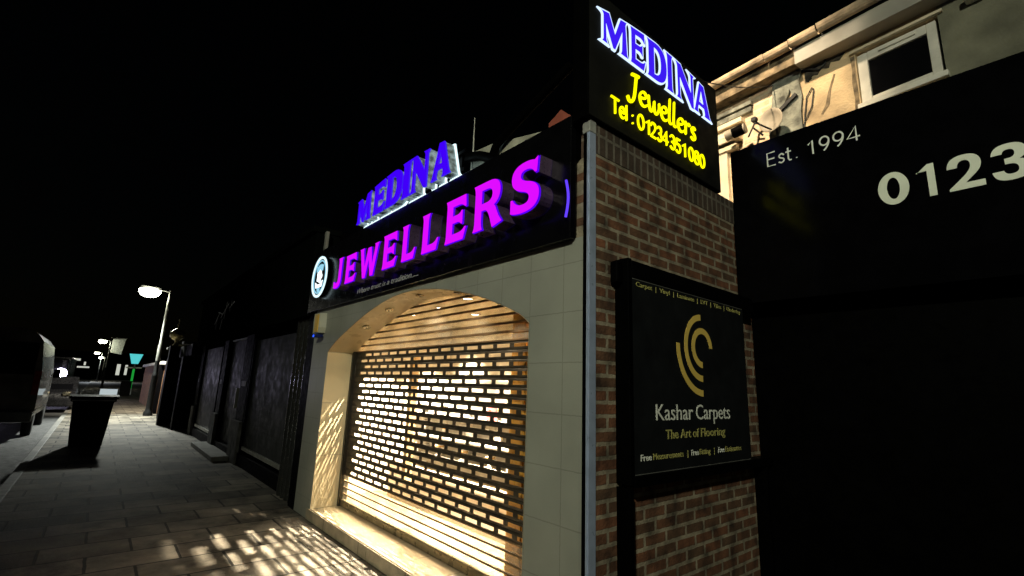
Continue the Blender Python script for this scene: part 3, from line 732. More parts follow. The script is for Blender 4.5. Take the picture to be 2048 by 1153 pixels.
# oval disc: slightly taller than wide
def oval(r, n=40, kx=1.0, cy=0.0, cx=0.0): return [(EC[0]+cx+r*kx*math.cos(2*PI*k/n), EC[1]+cy+r*math.sin(2*PI*k/n)) for k in range(n)]
outline_mesh('disc', [oval(.262)], FRONT(-.10), .049, [M['black'], M['blackmatt']], em)
outline_mesh('glow_ring', [oval(.272), oval(.240)], FRONT(-.112), .0115, [M['ringglow'], M['ringglow']], em)
outline_mesh('inner_ring', [oval(.222), oval(.205)], FRONT(-.108), .0075, [M['cyanglow'], M['cyanglow']], em)
for i, dx in enumerate((-.105, -.06, -.015, .03, .08)):
    hgt = .06 + .02*math.cos(dx*14)
    p = [(EC[0]+dx-.010, EC[1]+.075), (EC[0]+dx+.012, EC[1]+.075), (EC[0]+dx+.028, EC[1]+.075+hgt), (EC[0]+dx-.002, EC[1]+.09+hgt)]
    outline_mesh('crest_ray', [p], FRONT(-.109), .0085, [M['cyanglow'], M['cyanglow']], em)
outline_mesh('crest_flower', [[(EC[0]+(.078+.012*math.cos(5*t))*math.cos(t), EC[1]+.005+(.078+.012*math.cos(5*t))*math.sin(t)) for t in [2*PI*k/50 for k in range(50)]]], FRONT(-.111), .0105, [M['crestglow'], M['crestglow']], em)
outline_mesh('crest_shield', [[(EC[0]-.13, EC[1]-.06), (EC[0]-.05, EC[1]-.10), (EC[0]+.05, EC[1]-.10), (EC[0]+.13, EC[1]-.06), (EC[0]+.10, EC[1]-.14), (EC[0]-.10, EC[1]-.14)]], FRONT(-.111), .0105, [M['crestglow'], M['crestglow']], em)
outline_mesh('crest_tail', [[(EC[0]-.05, EC[1]-.146), (EC[0]+.05, EC[1]-.146), (EC[0]+.035, EC[1]-.19), (EC[0], EC[1]-.202), (EC[0]-.035, EC[1]-.19)]], FRONT(-.109), .0085, [M['cyanglow'], M['cyanglow']], em)

# ------------------------------------------------------------------ alarm box
al = thing('alarm_box', (-4.42, -.05, 2.1), 'yellow and white alarm bell box with blue strobe under the emblem', 'alarm box')
pts = [(-.15, .05), (.13, .05), (.16, .12), (.13, .30), (-.15, .30), (-.18, .2)]
MB().prism(pts, lambda p: (-4.42+p[0]*.62, -.085, 2.09+p[1]), lambda p: (-4.42+p[0]*.8, -.001, 2.09+p[1]*1.02)).build('housing', M['bellbox'], al, bevel=.008)
MB().box(-4.46, -4.33, -.096, -.0855, 2.15, 2.375).build('yellow_cover', M['bellyellow'], al, bevel=.003)
ld = MB().prism([(-.09, 0), (.09, 0), (.07, .04), (-.07, .04)], lambda p: (-4.40+p[0], -.095, 2.085+p[1]), lambda p: (-4.40+p[0], -.02, 2.085+p[1])).build('strobe', M['bluestrobe'], al)
MB().lathe((-4.44, -.1, 2.105), [(0, -.004), (.012, 0), (.016, .005)], 12, axis='y').build('strobe_led', M['blueled'], ld)

# ------------------------------------------------------------------ side sign on the roof corner: MEDINA Jewellers Tel
rs = thing('roof_sign', (0, .78, 3.205), 'black box sign on the brick side wall reading MEDINA Jewellers with yellow phone number', 'box sign')
MB().box(-.10, .029, -.06, 1.62, 3.205, 4.16).build('cabinet', M['blackmatt'], rs, bevel=.004)
MB().box(.0292, .031, -.05, 1.61, 3.215, 4.15).build('panel', M['rooffoil'], rs)
SD = [('M', .045, .35), ('E', .366, .550), ('D', .56, .825), ('I', .812, .915), ('N', .94, 1.235), ('A', 1.20, 1.485)]
tps = arc_top(.84, .8, 4.015, 4.108)
for ch, a0, a1 in SD:
    cs = glyph(ch, a0, a1, 3.787, 4.05, tps)
    lt = outline_mesh('letter', cs, SIDE(.042), .011, [M['whiteglow2'], M['whiteglow2']], rs, grow=.0075)
    outline_mesh('letter_face', cs, SIDE(.0445), .002, [M['blueside'], M['blueside']], lt, grow=-.004)
def cr(pts, n=6):
    P = [Vector((a, b)) for a, b in pts]; out = []
    for i in range(len(P)-1):
        p0 = P[max(i-1, 0)]; p1 = P[i]; p2 = P[i+1]; p3 = P[min(i+2, len(P)-1)]
        for k in range(n):
            t = k/n
            q = .5*((2*p1)+(p2-p0)*t+(2*p0-5*p1+4*p2-p3)*t*t+(3*p1-p0-3*p2+p3)*t**3)
            out.append((q.x, q.y))
    out.append(pts[-1])
    return out
SCR = {
 'J': ([[(.28, 1.72), (.6, 1.8), (1.0, 1.86)], [(.72, 1.78), (.62, 1.0), (.5, .25), (.3, -.2), (.02, -.28), (-.12, .0)]], .92),
 'e': ([[(.14, .48), (.45, .55), (.72, .75), (.62, .98), (.38, .98), (.14, .7), (.1, .35), (.25, .05), (.5, .0), (.82, .22)]], .86),
 'w': ([[(-.02, .9), (.1, .98), (.13, .5), (.22, .08), (.4, .04), (.6, .5), (.66, .9)], [(.66, .9), (.66, .3), (.76, .05), (.95, .1), (1.14, .55), (1.16, .98)]], 1.26),
 'l': ([[(.22, 1.95), (.16, 1.2), (.1, .5), (.14, .08), (.36, .08)]], .48),
 'r': ([[(.0, .92), (.14, .98), (.13, .5), (.1, .0)], [(.13, .5), (.28, .86), (.5, 1.0), (.64, .85)]], .72),
 's': ([[(.58, .84), (.4, 1.0), (.16, .88), (.18, .62), (.46, .4), (.5, .12), (.26, -.02), (.0, .14)]], .66),
}
word = 'Jewellers'; tot = sum(SCR[c][1] for c in word); sc = (1.195 - .32) / tot; xh = .107; x = .335
for c in word:
    mb = MB()
    for st in SCR[c][0]:
        q = cr(st)
        rad = [.0095 if c != 'J' else .0115 for _ in q]
        rad[0] *= .7; rad[-1] *= .55
        mb.tube([(.048, x + a*sc, 3.503 + b*xh) for a, b in q], rad, 10)
    mb.build('script_letter', M['yellow'], rs)
    x += SCR[c][1]*sc
strokes('phone_letter', [('T', .148, .228), ('e', .24, .287), ('l', .308, .316)], 3.312, .108, SIDE(.046), .008, M['yellow'], rs)
strokes('phone_digit', [(':', .376, .384), ('0', .437, .503), ('1', .535, .565), ('2', .588, .648), ('3', .668, .722), ('4', .735, .803), ('3', .834, .893), ('5', .912, .970),
                        ('1', 1.005, 1.037), ('0', 1.094, 1.158), ('8', 1.178, 1.24), ('0', 1.26, 1.325)], 3.312, .108, SIDE(.046), .008, M['yellow'], rs)

# ------------------------------------------------------------------ advertising board on the side wall
ab = thing('advertising_board', (.06, 1.0, 0), 'black advertising board with gold curved logo and white Kashar Carpets lettering', 'sign board')
MB().box(.012, .098, .262, 1.715, 1.095, 2.23).build('panel', M['signblack'], ab)
fr = MB().box(.002, .104, .225, .2615, 1.05, 2.345)
fr.box(.012, .106, .262, 1.90, 2.2305, 2.335).box(.012, .106, .262, 2.09, 1.035, 1.0945)
fr.build('frame', M['blackmatt'], ab, bevel=.004)
MB().box(.012, .07, .165, .2245, 2.19, 2.325).build('bracket', M['blackmatt'], ab, bevel=.012)
for za in (2.222, 1.10):
    MB().box(.0985, .101, .27, 1.70, za, za+.004).build('edge_trim', M['bumper'], ab)
for ya in (.226, 1.96):
    MB().box(.004, .10, ya, ya+.027, 0.0, 1.034).build('post', M['blackmatt'], ab)
PS = lambda a, b, d: (.1005 - d, -.025 + .988*a, 1.55 + (b - 1.55)*.988)
def arc_band(r0, r1, a0, a1, n=28):
    c = (1.10, 1.873)
    o_ = [(c[0]+r1*math.cos(math.radians(a0+(a1-a0)*k/n)), c[1]+r1*math.sin(math.radians(a0+(a1-a0)*k/n))) for k in range(n+1)]
    i_ = [(c[0]+r0*math.cos(math.radians(a1+(a0-a1)*k/n)), c[1]+r0*math.sin(math.radians(a1+(a0-a1)*k/n))) for k in range(n+1)]
    return o_ + i_
for r0, r1, a0, a1 in ((.098, .140, 2, 268), (.192, .234, 92, 268), (.29, .332, 178, 268)):
    outline_mesh('logo_arc', [arc_band(r0, r1, a0, a1)], PS, .002, [M['vinylgold']], ab)
for w, a0, a1 in (('Kashar', .517, .944), ('Carpets', .982, 1.455)):
    text_part('name_lettering', w, a0, a1, 1.392, .098, PS, .002, [M['vinylwhite']], ab, bold=-.002)
for w, a0, a1 in (('The', .618, .757), ('Art', .784, .909), ('of', .933, 1.011), ('Flooring', 1.036, 1.368)):
    text_part('slogan_lettering', w, a0, a1, 1.281, .055, PS, .002, [M['vinylgold2']], ab, bold=.006)
for w, a0, a1, mm in (('Free', .354, .462, 'vinylwhite'), ('Measurements', .478, .81, 'vinylgold2'), ('|', .86, .864, 'vinylgold2'), ('Free', .905, .995, 'vinylwhite'), ('Fitting', 1.01, 1.15, 'vinylgold2'),
                      ('|', 1.20, 1.204, 'vinylgold2'), ('Free', 1.258, 1.345, 'vinylwhite'), ('Estimates', 1.36, 1.60, 'vinylgold2')):
    text_part('service_lettering', w, a0, a1, 1.168, .036, PS, .002, [M[mm]], ab, bold=.012 if w == 'Free' else 0)
text_part('product_lettering', 'Carpet  |  Vinyl  |  Laminate  |  LVT  |  Tiles  |  Underlay', .335, 1.72, 2.19, .03, PS, .002, [M['vinylgold2']], ab)

# ------------------------------------------------------------------ carpet shop (black front, set back)
cs_ = thing('carpet_shop', (3.5, 1.88, 0), 'black carpet shop front set back beside the brick side wall', 'shop')
MB().box(.0005, 8.0, 2.1005, 3.0, 0, 2.3).build('front_wall', M['blackmatt'], cs_)
MB().box(.0045, 8.0, 1.88, 3.05, 2.3005, 3.668).build('fascia', M['black'], cs_, bevel=.003)
PK = FRONT(1.8765)
strokes('established_letter', [('E', .310, .372), ('s', .396, .438), ('t', .450, .493), ('.', .530, .5301)], 3.428, .116, PK, .0068, M['vinylwhite'], cs_, flat=.25)
strokes('established_digit', [('1', .615, .646), ('9', .697, .757), ('9', .788, .850), ('4', .874, .955)], 3.420, .114, PK, .0068, M['vinylwhite'], cs_, flat=.25)
for ch, a0, a1 in (('0', 1.018, 1.19), ('1', 1.232, 1.325), ('2', 1.384, 1.552), ('3', 1.585, 1.75), ('4', 1.79, 1.98)):
    outline_mesh('number_digit', glyph(ch, a0, a1, 2.880, 3.105), PK, .003, [M['vinylgrey'], M['vinylgrey']], cs_)

# ------------------------------------------------------------------ terraced house behind
TH = math.radians(-6.0)
th = thing('terraced_house', (0, 3.2, 0), 'cream terraced house upper storey with white window rising behind the black carpet shop', 'house', rz=TH)
def tb(): return MB()
BL = dict(local=True)
# wall: brick on the left, render on the right; the window opening is left free
MB().box(-6, -.04, 0, .25, 0, 5.4).build('brick_wall', M['housebrick'], th, **BL)
w = MB().box(-.039, .735, .002, .25, 0, 5.4).box(.735, 1.37, .002, .25, 0, 4.33).box(.735, 1.37, .002, .25, 4.915, 5.4)
w.build('render_wall', M['render'], th, **BL)
MB().box(1.37, 9, .002, .25, 0, 5.4).build('render_wall', M['render2'], th, **BL)
# broken cement pier with brick showing
outline_mesh('cement_pier', [[(-.045, 5.3), (.235, 5.3), (.245, 5.0), (.215, 4.9), (.235, 4.72), (.21, 4.55), (.215, 3.6), (-.14, 3.6), (-.135, 4.5), (-.115, 4.62), (-.075, 4.8), (-.06, 5.0)],
             [(.0, 4.665), (.06, 4.73), (.10, 4.80), (.115, 4.86), (.13, 4.78), (.12, 4.70), (.06, 4.66)]], lambda a, b, d: (a, -.03 + d, b), .0295, [M['pier'], M['pier']], None).parent = th
# gutter, crumbling cornice, soffit box
g = MB()
for xa, xb, dz in ((-6, -.02, .0), (-.015, .245, -.006), (.25, .515, .004), (.525, 2.4, .012), (2.405, 9, .0)):
    n = 9
    prof = [(-.22 - .06*math.cos(t*PI/(n-1)) , 5.255 - .075*math.sin(t*PI/(n-1)) + dz) for t in range(n)]
    for i in range(n-1):
        g.add([(xa, prof[i][0], prof[i][1]), (xb, prof[i][0], prof[i][1]), (xb, prof[i+1][0], prof[i+1][1]), (xa, prof[i+1][0], prof[i+1][1])], [(0,1,2,3)], 0, True)
g.build('gutter', M['gutter'], th, **BL)
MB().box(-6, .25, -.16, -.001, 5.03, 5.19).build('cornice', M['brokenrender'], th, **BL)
MB().box(.258, 9, -.185, -.001, 5.0, 5.17).build('soffit', M['soffitboard'], th, bevel=.004, **BL)
MB().box(-6, 9, -.14, .3, 5.2, 5.24).add([(-6, -.2, 5.28), (9, -.2, 5.28), (9, 4, 8.2), (-6, 4, 8.2)], [(0, 1, 2, 3)]).build('roof', M['darkroof'], th, **BL)
outline_mesh('damaged_patch', [[(.27, 4.99), (.66, 4.99), (.60, 4.93), (.52, 4.955), (.50, 4.90), (.43, 4.93), (.39, 4.885), (.345, 4.90), (.30, 4.845), (.272, 4.87)]], lambda a, b, d: (a, -.004 + d, b), .005, [M['damage'], M['damage']], None).parent = th  # ragged dark patch: the soffit's shade painted onto the render
outline_mesh('bare_strip', [[(.682, 4.31), (.722, 4.31), (.726, 4.5), (.72, 4.7), (.727, 4.9), (.69, 4.9), (.697, 4.75), (.684, 4.62), (.693, 4.45)]], lambda a, b, d: (a, -.003 + d, b), .004, [M['damage2'], M['damage2']], None).parent = th
for pts in ([(-.60, 5.05), (-.42, 5.03), (-.30, 5.0), (-.22, 5.03), (-.12, 5.02), (-.1, 5.035), (-.3, 5.06)], [(.40, 4.42), (.47, 4.5), (.50, 4.66), (.55, 4.8), (.535, 4.81), (.47, 4.64), (.43, 4.5), (.385, 4.43)]):
    outline_mesh('stain_patch', [pts], lambda a, b, d: (a, -.0025 + d, b), .003, [M['damage2'], M['damage2']], None).parent = th
# white window with deep reveal
wf = MB()
wf.box(.735, .82, .03, .10, 4.35, 4.90).box(1.275, 1.345, .03, .10, 4.35, 4.90)
wf.box(.8205, 1.2745, .03, .10, 4.81, 4.90).box(.8205, 1.2745, .03, .10, 4.35, 4.42)
win = wf.build('window', M['upvc'], th, bevel=.005, **BL)
MB().box(.821, 1.274, .055, .065, 4.421, 4.809).build('pane', M['glassdark'], win, **BL)
MB().box(.92, 1.20, .01, .0295, 4.845, 4.87).build('trickle_vent', M['upvc'], win, bevel=.003, **BL)
MB().box(.72, 1.39, -.05, .10, 4.295, 4.349).build('sill', M['upvc'], win, bevel=.006, **BL)
MB().box(.70, 1.41, -.035, .0015, 4.918, 4.942).build('drip_mould', M['stone'], win, **BL)
# bay window top left: head, ledges, lit jamb
by = MB().box(-1.9, -.30, -.06, -.0005, 4.88, 4.925).box(-1.9, -.31, -.045, -.0005, 4.80, 4.86)
bay = by.build('bay_window', M['pier'], th, **BL)
MB().box(-1.9, -.41, -.09, -.0005, 4.70, 4.76).box(-1.9, -.43, -.05, -.0005, 4.60, 4.69).box(-1.9, -.45, -.11, -.0005, 4.50, 4.56).box(-1.9, -.50, -.07, -.0005, 4.41, 4.47).build('ledge', M['stone'], bay, bevel=.006, **BL)
MB().box(-.9, -.635, -.05, -.0005, 3.5, 4.409).build('jamb', M['stone'], bay, **BL)
MB().box(-1.9, -.901, -.02, -.0005, 3.5, 4.409).build('pane', M['glassdark'], bay, **BL)
MB().box(1.56, 1.70, -.10, .001, 4.87, 4.93).build('bracket', M['upvc'], th, bevel=.01, **BL)

def on_house(u, v, z):
    c, s_ = math.cos(TH), math.sin(TH)
    return (u*c - v*s_, 3.2 + u*s_ + v*c, z)
# satellite dish
sd = thing('satellite_dish', on_house(-.03, -.05, 4.2), 'grey satellite dish on the grey cement pier above the black shop', 'satellite dish', rz=TH)
dm = MB(); n = 24
for rr in (0,):
    prof = [(0.0, -.10), (.05, -.105), (.09, -.12), (.125, -.145), (.128, -.142), (.09, -.112), (.05, -.097), (0, -.092)]
    vs = [(r_*math.cos(2*PI*k/n), h, .29 + r_*1.06*math.sin(2*PI*k/n)) for r_, h in prof for k in range(n)]
    dm.add(vs, [(i*n+k, i*n+(k+1) % n, (i+1)*n+(k+1) % n, (i+1)*n+k) for i in range(len(prof)-1) for k in range(n)], 0, True)
dm.build('reflector', M['dish'], sd, **BL)
MB().tube([(0, -.09, .29), (0, -.03, .24), (0, -.0, .12), (0, .045, .1)], .014, 8).build('mount', M['cable'], sd, **BL)
MB().tube([(0, -.12, .18), (-.06, -.26, .22), (-.09, -.30, .27)], .009, 8).box(-.115, -.065, -.33, -.28, .255, .295).build('feed_arm', M['cable'], sd, **BL)
# floodlight / camera on bracket
sc_ = thing('security_camera', on_house(-.4, -.06, 4.42), 'grey barrel shaped camera on an angled bracket above the black shop corner', 'camera', rz=TH)
MB().cyl((-.13, -.16, .085), (.09, -.13, .105), .058, .058, 18).build('barrel', M['dish'], sc_, **BL)
MB().cyl((-.05, -.15, .0905), (.075, -.1335, .104), .0595, .0595, 18).build('band', M['blackmatt'], sc_, **BL)
MB().bar((.1, -.1, .0), (.15, -.04, .17), .018, .018).bar((.15, -.04, .17), (.235, .03, .14), .018, .018).bar((.13, -.05, .12), (.2, .03, .02), .014, .014).build('bracket', M['cable'], sc_, **BL)
# cables on the wall and the wire over the street
tag(MB().tube([on_house(*p) for p in ((.22, -.012, 4.35), (.24, -.012, 4.5), (.27, -.012, 4.68), (.33, -.012, 4.765), (.345, -.012, 4.74), (.31, -.012, 4.55), (.24, -.012, 4.43))], .006, 6).build('wall_cable', M['cable']), 'black looped cable hanging on the tan rendered house wall', 'cable')
tag(MB().tube([on_house(*p) for p in ((.21, -.035, 5.02), (.3, -.03, 4.99), (.42, -.012, 4.92), (.47, -.012, 4.96), (.48, -.012, 5.02))], .012, 8).build('wall_bracket_cable', M['cable']), 'thick black cable bunched under the white soffit of the house', 'cable')
tag(MB().bar(on_house(-.03, -.035, 4.625), on_house(.19, -.05, 4.745), .03, .04).build('slanting_bar', M['cable']), 'black slanting metal bar fixed across the grey cement pier', 'bar')
w0 = Vector((-.03, 1.35, 4.166)); w1 = Vector(on_house(-.05, -.02, 4.99))
tag(MB().tube([w0.lerp(w1, t/10) - Vector((0, 0, .05*math.sin(t/10*PI))) for t in range(11)], .005, 6).build('overhead_wire', M['cable']), 'thin wire running from the roof sign to the house wall under the gutter', 'wire')

# ------------------------------------------------------------------ neighbouring shuttered shop
ns = thing('shuttered_shop', (-9.8, .1, 0), 'dark closed shop with grey roller shutters left of the jewellers', 'shop')
MB().box(-14.8, -4.96, .30, 2.5, 0, 3.66).build('wall', M['nightwall'], ns)
MB().box(-14.75, -5.0, -.04, .2995, 2.42, 3.62).build('fascia', M['darkfascia'], ns, bevel=.01)
MB().box(-14.8, -4.97, -.10, .30, 3.6205, 3.70).build('cornice', M['darkfascia'], ns)
def closed_shutter(xa, xb, za, zb, y=.16):
    mb = MB(); n = int((zb-za)/.08)
    for i in range(n):
        z = za + (zb-za)*i/n; z2 = za + (zb-za)*(i+1)/n; zm = (z+z2)/2
        mb.add([(xa,y,z),(xb,y,z),(xb,y-.0008,zm),(xa,y-.0008,zm),(xb,y,z2),(xa,y,z2)], [(0,1,2,3),(3,2,4,5)])
    s_ = mb.build('roller_shutter', M['greyshutter'], ns)
    MB().box(xa, xb, y-.03, y+.02, za-.06, za-.001).build('bottom_rail', M['galv'], s_)
    for xg in (xa-.04, xb+.001):
        MB().box(xg, xg+.039, y-.05, y+.05, za-.06, zb).build('guide_rail', M['darkshop'], s_)
closed_shutter(-14.1, -11.5, .30, 2.3)
closed_shutter(-8.4, -5.75, .33, 2.27)
d = MB().box(-10.8, -9.35, .2, .28, .12, 2.36).build('door', M['greyshutter'], ns)
MB().box(-10.8, -9.35, .16, .199, 2.361, 2.39).build('door_head_trim', M['galv'], d)
MB().box(-9.56, -9.52, .13, .1995, .95, 1.35).build('handle', M['galv'], d)
for xa, xb in ((-14.6, -14.2), (-11.4, -10.95), (-9.2, -8.55)):
    p_ = MB().box(xa, xb, .12, .2995, 0, 2.41).build('pilaster', M['darkshop'], ns, bevel=.01)
    MB().box(xa-.02, xb+.02, .06, .1195, .0, .75).build('plinth_block', M['palepier'], p_)
    MB().box(xa+.14, xb-.14, .11, .1195, 1.4, 1.5).build('badge_plate', M['bumper'], p_)
rp = MB()
for i in range(4):
    rp.tube([(-5.6 + i*.17, .12, 0), (-5.6 + i*.17, .12, 2.41)], .085, 16)
rp.build('fluted_pilaster', M['chromepil'], ns)
MB().box(-14.2, -4.99, .10, .2995, 0, .2).build('stall_riser', M['darkshop'], ns)
MB().box(-11.6, -9.0, -.22, .10, .0, .09).build('doorstep', M['concrete'], ns, bevel=.01)
# worn emblem on the fascia: faint pale strokes
em2 = MB()
for (xa, za, xb, zb, wd) in ((-12.2, 2.85, -11.7, 3.1, .03), (-11.9, 3.12, -11.3, 3.02, .03), (-11.5, 2.95, -10.7, 3.22, .035), (-11.1, 2.9, -10.9, 3.28, .03), (-12.0, 2.7, -11.95, 2.95, .025), (-11.4, 2.68, -11.25, 2.9, .03), (-10.6, 3.1, -10.1, 3.2, .03), (-10.5, 3.0, -10.4, 3.3, .025)):
    em2.bar((xa, -.046, za), (xb, -.046, zb), .008, wd, up=(0, 0, 1))
em2.build('fascia_emblem', M['wornemblem'], ns)

# ------------------------------------------------------------------ dark shopfront with gilded finial, brick front, street beyond
dp = thing('old_shopfront', (-18, 0, 0), 'dark old shopfront with gilded ball finial between the lamp post and shuttered shop', 'shopfront')
MB().box(-21, -14.85, .25, 3, 0, 2.55).build('wall', M['darkshop'], dp)
MB().box(-20.9, -15.0, -.1, .2495, 2.15, 2.5).build('fascia', M['darkshop'], dp, bevel=.02)
for x in (-20.3, -18.0, -15.9):
    p_ = MB().box(x-.16, x+.16, -.2, .2495, 0, 2.14).build('pilaster', M['darkshop'], dp, bevel=.01)
    MB().box(x-.2, x+.2, -.26, .2495, 2.501, 2.58).build('capital', M['palepier'], p_, bevel=.01)
MB().box(-20.1, -18.2, .18, .2495, .5, 2.1).box(-17.8, -16.1, .18, .2495, .5, 2.1).build('window', M['glassdark'], dp)
MB().box(-20.1, -18.2, .05, .2495, 2.02, 2.08).build('blind_box', M['palepier'], dp)
MB().box(-20.1, -16.1, .06, .2495, .42, .48).build('sill', M['palepier'], dp)
fi = MB().lathe((-17.5, -.28, 2.62), [(0, -.12), (.09, -.12), (.1, -.08), (.05, -.04), (.05, .06), (.12, .1), (.2, .18), (.22, .28), (.19, .36), (.1, .43), (.035, .47), (.03, .54), (.06, .58), (.03, .62), (.02, .70), (.05, .74), (.0, .80)], 20)
fi.build('finial', M['goldball'], dp)
MB().box(-17.64, -17.36, -.42, -.14, 0, 2.5).build('finial_pier', M['darkshop'], dp)

bh = thing('brick_cottage', (-28, 0, 0), 'low orange brick front with white cornice behind the nearest street lamp', 'building')
wb = MB().box(-34, -23.0, .0, 3, 0, 1.98)
wb.build('wall', M['farbrick'], bh)
MB().box(-34.1, -22.9, -.14, .4, 1.981, 2.12).build('cornice', M['whitepaint'], bh, bevel=.02)
f_ = MB().box(-27.2, -25.6, -.05, -.001, 1.0, 1.07).box(-27.2, -25.6, -.05, -.001, 1.75, 1.82).box(-27.2, -27.1, -.05, -.001, 1.071, 1.749).box(-25.7, -25.6, -.05, -.001, 1.071, 1.749).build('window', M['whitepaint'], bh)
MB().box(-27.1, -25.7, -.02, -.0012, 1.07, 1.75).build('pane', M['glassdark'], f_)
MB().box(-23.6, -23.1, -.2, -.001, 0, 1.98).build('pilaster', M['darkshop'], bh)

lp = thing('lantern_post', (-46, .0, 0), 'green lit post topped by a glowing cyan lantern far down the pavement', 'lantern post')
MB().box(-46.07, -45.93, -.07, .07, .45, 1.95).build('lit_post', M['greenglow'], lp)
MB().box(-46.09, -45.91, -.09, .09, 0, .449).build('base', M['whitepaint'], lp)
MB().prism([(-.2, 0), (.2, 0), (.42, .75), (-.42, .75)], lambda p: (-46+.0, p[0], 2.35+p[1]), lambda p: (-46.3, p[0], 2.35+p[1])).build('lantern', M['cyanlamp'], lp)
MB().tube([(-46, 0, 1.95), (-46, 0, 2.34)], .05, 8).box(-46.2, -46.1, -.5, .5, 2.0, 2.1).build('bracket', M['galv'], lp)

lw = MB().box(-45, -44.8, -1.75, -.75, 0, .42)
tag(lw.build('light_panel', emit('white_light_panel', (.8, .92, .95), .55), bevel=.01), 'low white glowing panel across the pavement in the distance', 'light panel')  # glowing block added in place of light falling on the pavement
lb = thing('litter_bin', (-44, -.35, 0), 'squat dark litter bin beside the low white glowing panel', 'bin')
MB().box(-44.3, -43.7, -.68, -.05, .0, .95).build('body', M['binblack'], lb, bevel=.03)
MB().box(-44.33, -43.67, -.7, -.03, .951, 1.05).build('hood', M['binblack'], lb, bevel=.03)

dbld = thing('distant_building', (-150, -2, 0), 'far dark building with small lit windows closing the end of the street', 'building')
MB().box(-156, -150, -24, 14, 0, 6.5).build('wall', M['nightwall'], dbld)
for (y, z, wd, hg_) in ((-9.5, 1.4, 1.0, 1.6), (-7.2, 4.2, 1.6, .5), (-6.0, 2.6, 2.2, .35), (-4.9, 3.2, .35, .8), (1.2, 1.2, .7, 2.6), (2.8, 1.3, .5, 2.4)):
    MB().box(-149.98, -149.9, y, y+wd, z, z+hg_).build('lit_window', M['farwindow'], dbld)
# ------------------------------------------------------------------ street lamps
lamp_src = thing('street_lamp', (-21.9, -.36, 0), 'nearest street lamp with black base and bright head by the brick front', 'street lamp', 'street lamps along the pavement')
MB().lathe((-21.9, -.36, 0), [(0.16, 0), (.16, .12), (.12, .2), (.105, .3), (.105, 1.5), (.11, 1.55), (.08, 1.62), (.078, 2.1)], 14).build('base', M['lampblack'], lamp_src)
MB().lathe((-21.9, -.36, 0), [(.075, 2.1), (.072, 2.7), (.058, 2.78), (.048, 4.4), (.05, 4.42), (.05, 4.46), (.04, 4.5), (.038, 4.95), (0, 4.96)], 12).build('pole', M['galv'], lamp_src)
MB().tube([(-21.9, -.36, 4.86), (-21.9, -.6, 4.9), (-21.9, -.75, 4.9)], .025, 8).build('arm', M['galv'], lamp_src)
hd = MB().prism([(-.36, 0), (.36, 0), (.32, .10), (-.3, .13)], lambda p: (-22.06, -1.02+p[0], 4.86+p[1]), lambda p: (-21.74, -1.02+p[0], 4.86+p[1])).build('lamp_head', M['galv'], lamp_src, bevel=.02)
lb_ = MB(); vs = []; n = 20
for r_, h in ((1, .0), (.97, -.07), (.8, -.15), (.5, -.20), (0.0, -.22)):
    vs += [(-21.9 + .26*r_*math.cos(2*PI*k/n), -1.02 + .36*r_*math.sin(2*PI*k/n), 4.858 + 1.35*h) for k in range(n)]
lb_.add(vs, [(i*n+k, i*n+(k+1) % n, (i+1)*n+(k+1) % n, (i+1)*n+k) for i in range(4) for k in range(n)], 0, True).build('lens', M['led'], hd)
def copy_tree(o, parent=None):
    c = o.copy(); COL.objects.link(c)
    if parent is not None: c.parent = parent
    for ch in o.children: copy_tree(ch, c)
    return c
for (x, y, s_, lab) in ((-64, -1.55, 1.0, 'second street lamp down the road with a pale banner beside its head'),
                        (-112, -2.0, 1.05, 'far street lamp, third along the road and small in the distance'),
                        (-135, -1.4, 1.0, 'farthest street lamp, a tiny light beyond the third lamp')):
    c = copy_tree(lamp_src); c.location = (x, y, 0); c.scale = (s_, s_, s_); c['label'] = lab
bn = thing('banner', (-65.0, -1.55, 3.6), 'pale hanging banner lit beside the second street lamp', 'banner')
MB().prism([(0, .0), (.95, -.2), (1.15, 1.5), (.05, 1.35)], lambda p: (-65.0, -1.45+p[0], 3.75+p[1]), lambda p: (-65.05, -1.45+p[0], 3.75+p[1])).build('cloth', M['flag'], bn)
MB().tube([(-65.02, -1.6, 5.25), (-65.02, -.2, 5.3)], .02, 6).build('pole', M['galv'], bn)

# ------------------------------------------------------------------ wheelie bin
wbn = thing('wheelie_bin', (-12.4, -2.05, 0), 'black wheelie bin standing near the kerb on the pavement', 'wheelie bin')
def ringbox(x0, x1, y0, y1, z): return [(x0,y0,z),(x1,y0,z),(x1,y1,z),(x0,y1,z)]
bb = MB(); lv = [ringbox(-12.66,-12.12,-2.32,-1.78,.012), ringbox(-12.70,-12.09,-2.35,-1.75,.35), ringbox(-12.75,-12.05,-2.39,-1.71,.94), ringbox(-12.80,-12.00,-2.43,-1.67,.95), ringbox(-12.80,-12.00,-2.43,-1.67,1.0)]
vs = [p for r in lv for p in r]; fs = [(3,2,1,0)]
for i in range(len(lv)-1):
    for k in range(4): fs.append((i*4+k, i*4+(k+1) % 4, i*4+4+(k+1) % 4, i*4+4+k))
fs.append((16,17,18,19)); bb.add(vs, fs)
bb.build('body', M['binblack'], wbn, bevel=.015)
ld = MB(); prof = [(-12.78, 1.003), (-12.78, 1.03), (-12.6, 1.075), (-12.3, 1.085), (-12.08, 1.05), (-12.02, 1.02), (-12.02, 1.003)]
ld.prism(prof, lambda p: (p[0], -2.46, p[1]), lambda p: (p[0], -1.64, p[1]))
lid = ld.build('lid', M['binblack'], wbn, bevel=.01)
MB().tube([(-12.0, -2.40, .975), (-11.965, -2.36, .975), (-11.965, -1.74, .975), (-12.0, -1.70, .975)], .013, 8).build('rim_bar', M['galv'], wbn)
for y in (-2.33, -1.77):
    MB().cyl((-12.66, y-.03+(.06 if y < -2 else -.06), .1), (-12.66, y+.03+(.06 if y < -2 else -.06), .1), .1, .1, 18).build('wheel', M['rubber'], wbn)

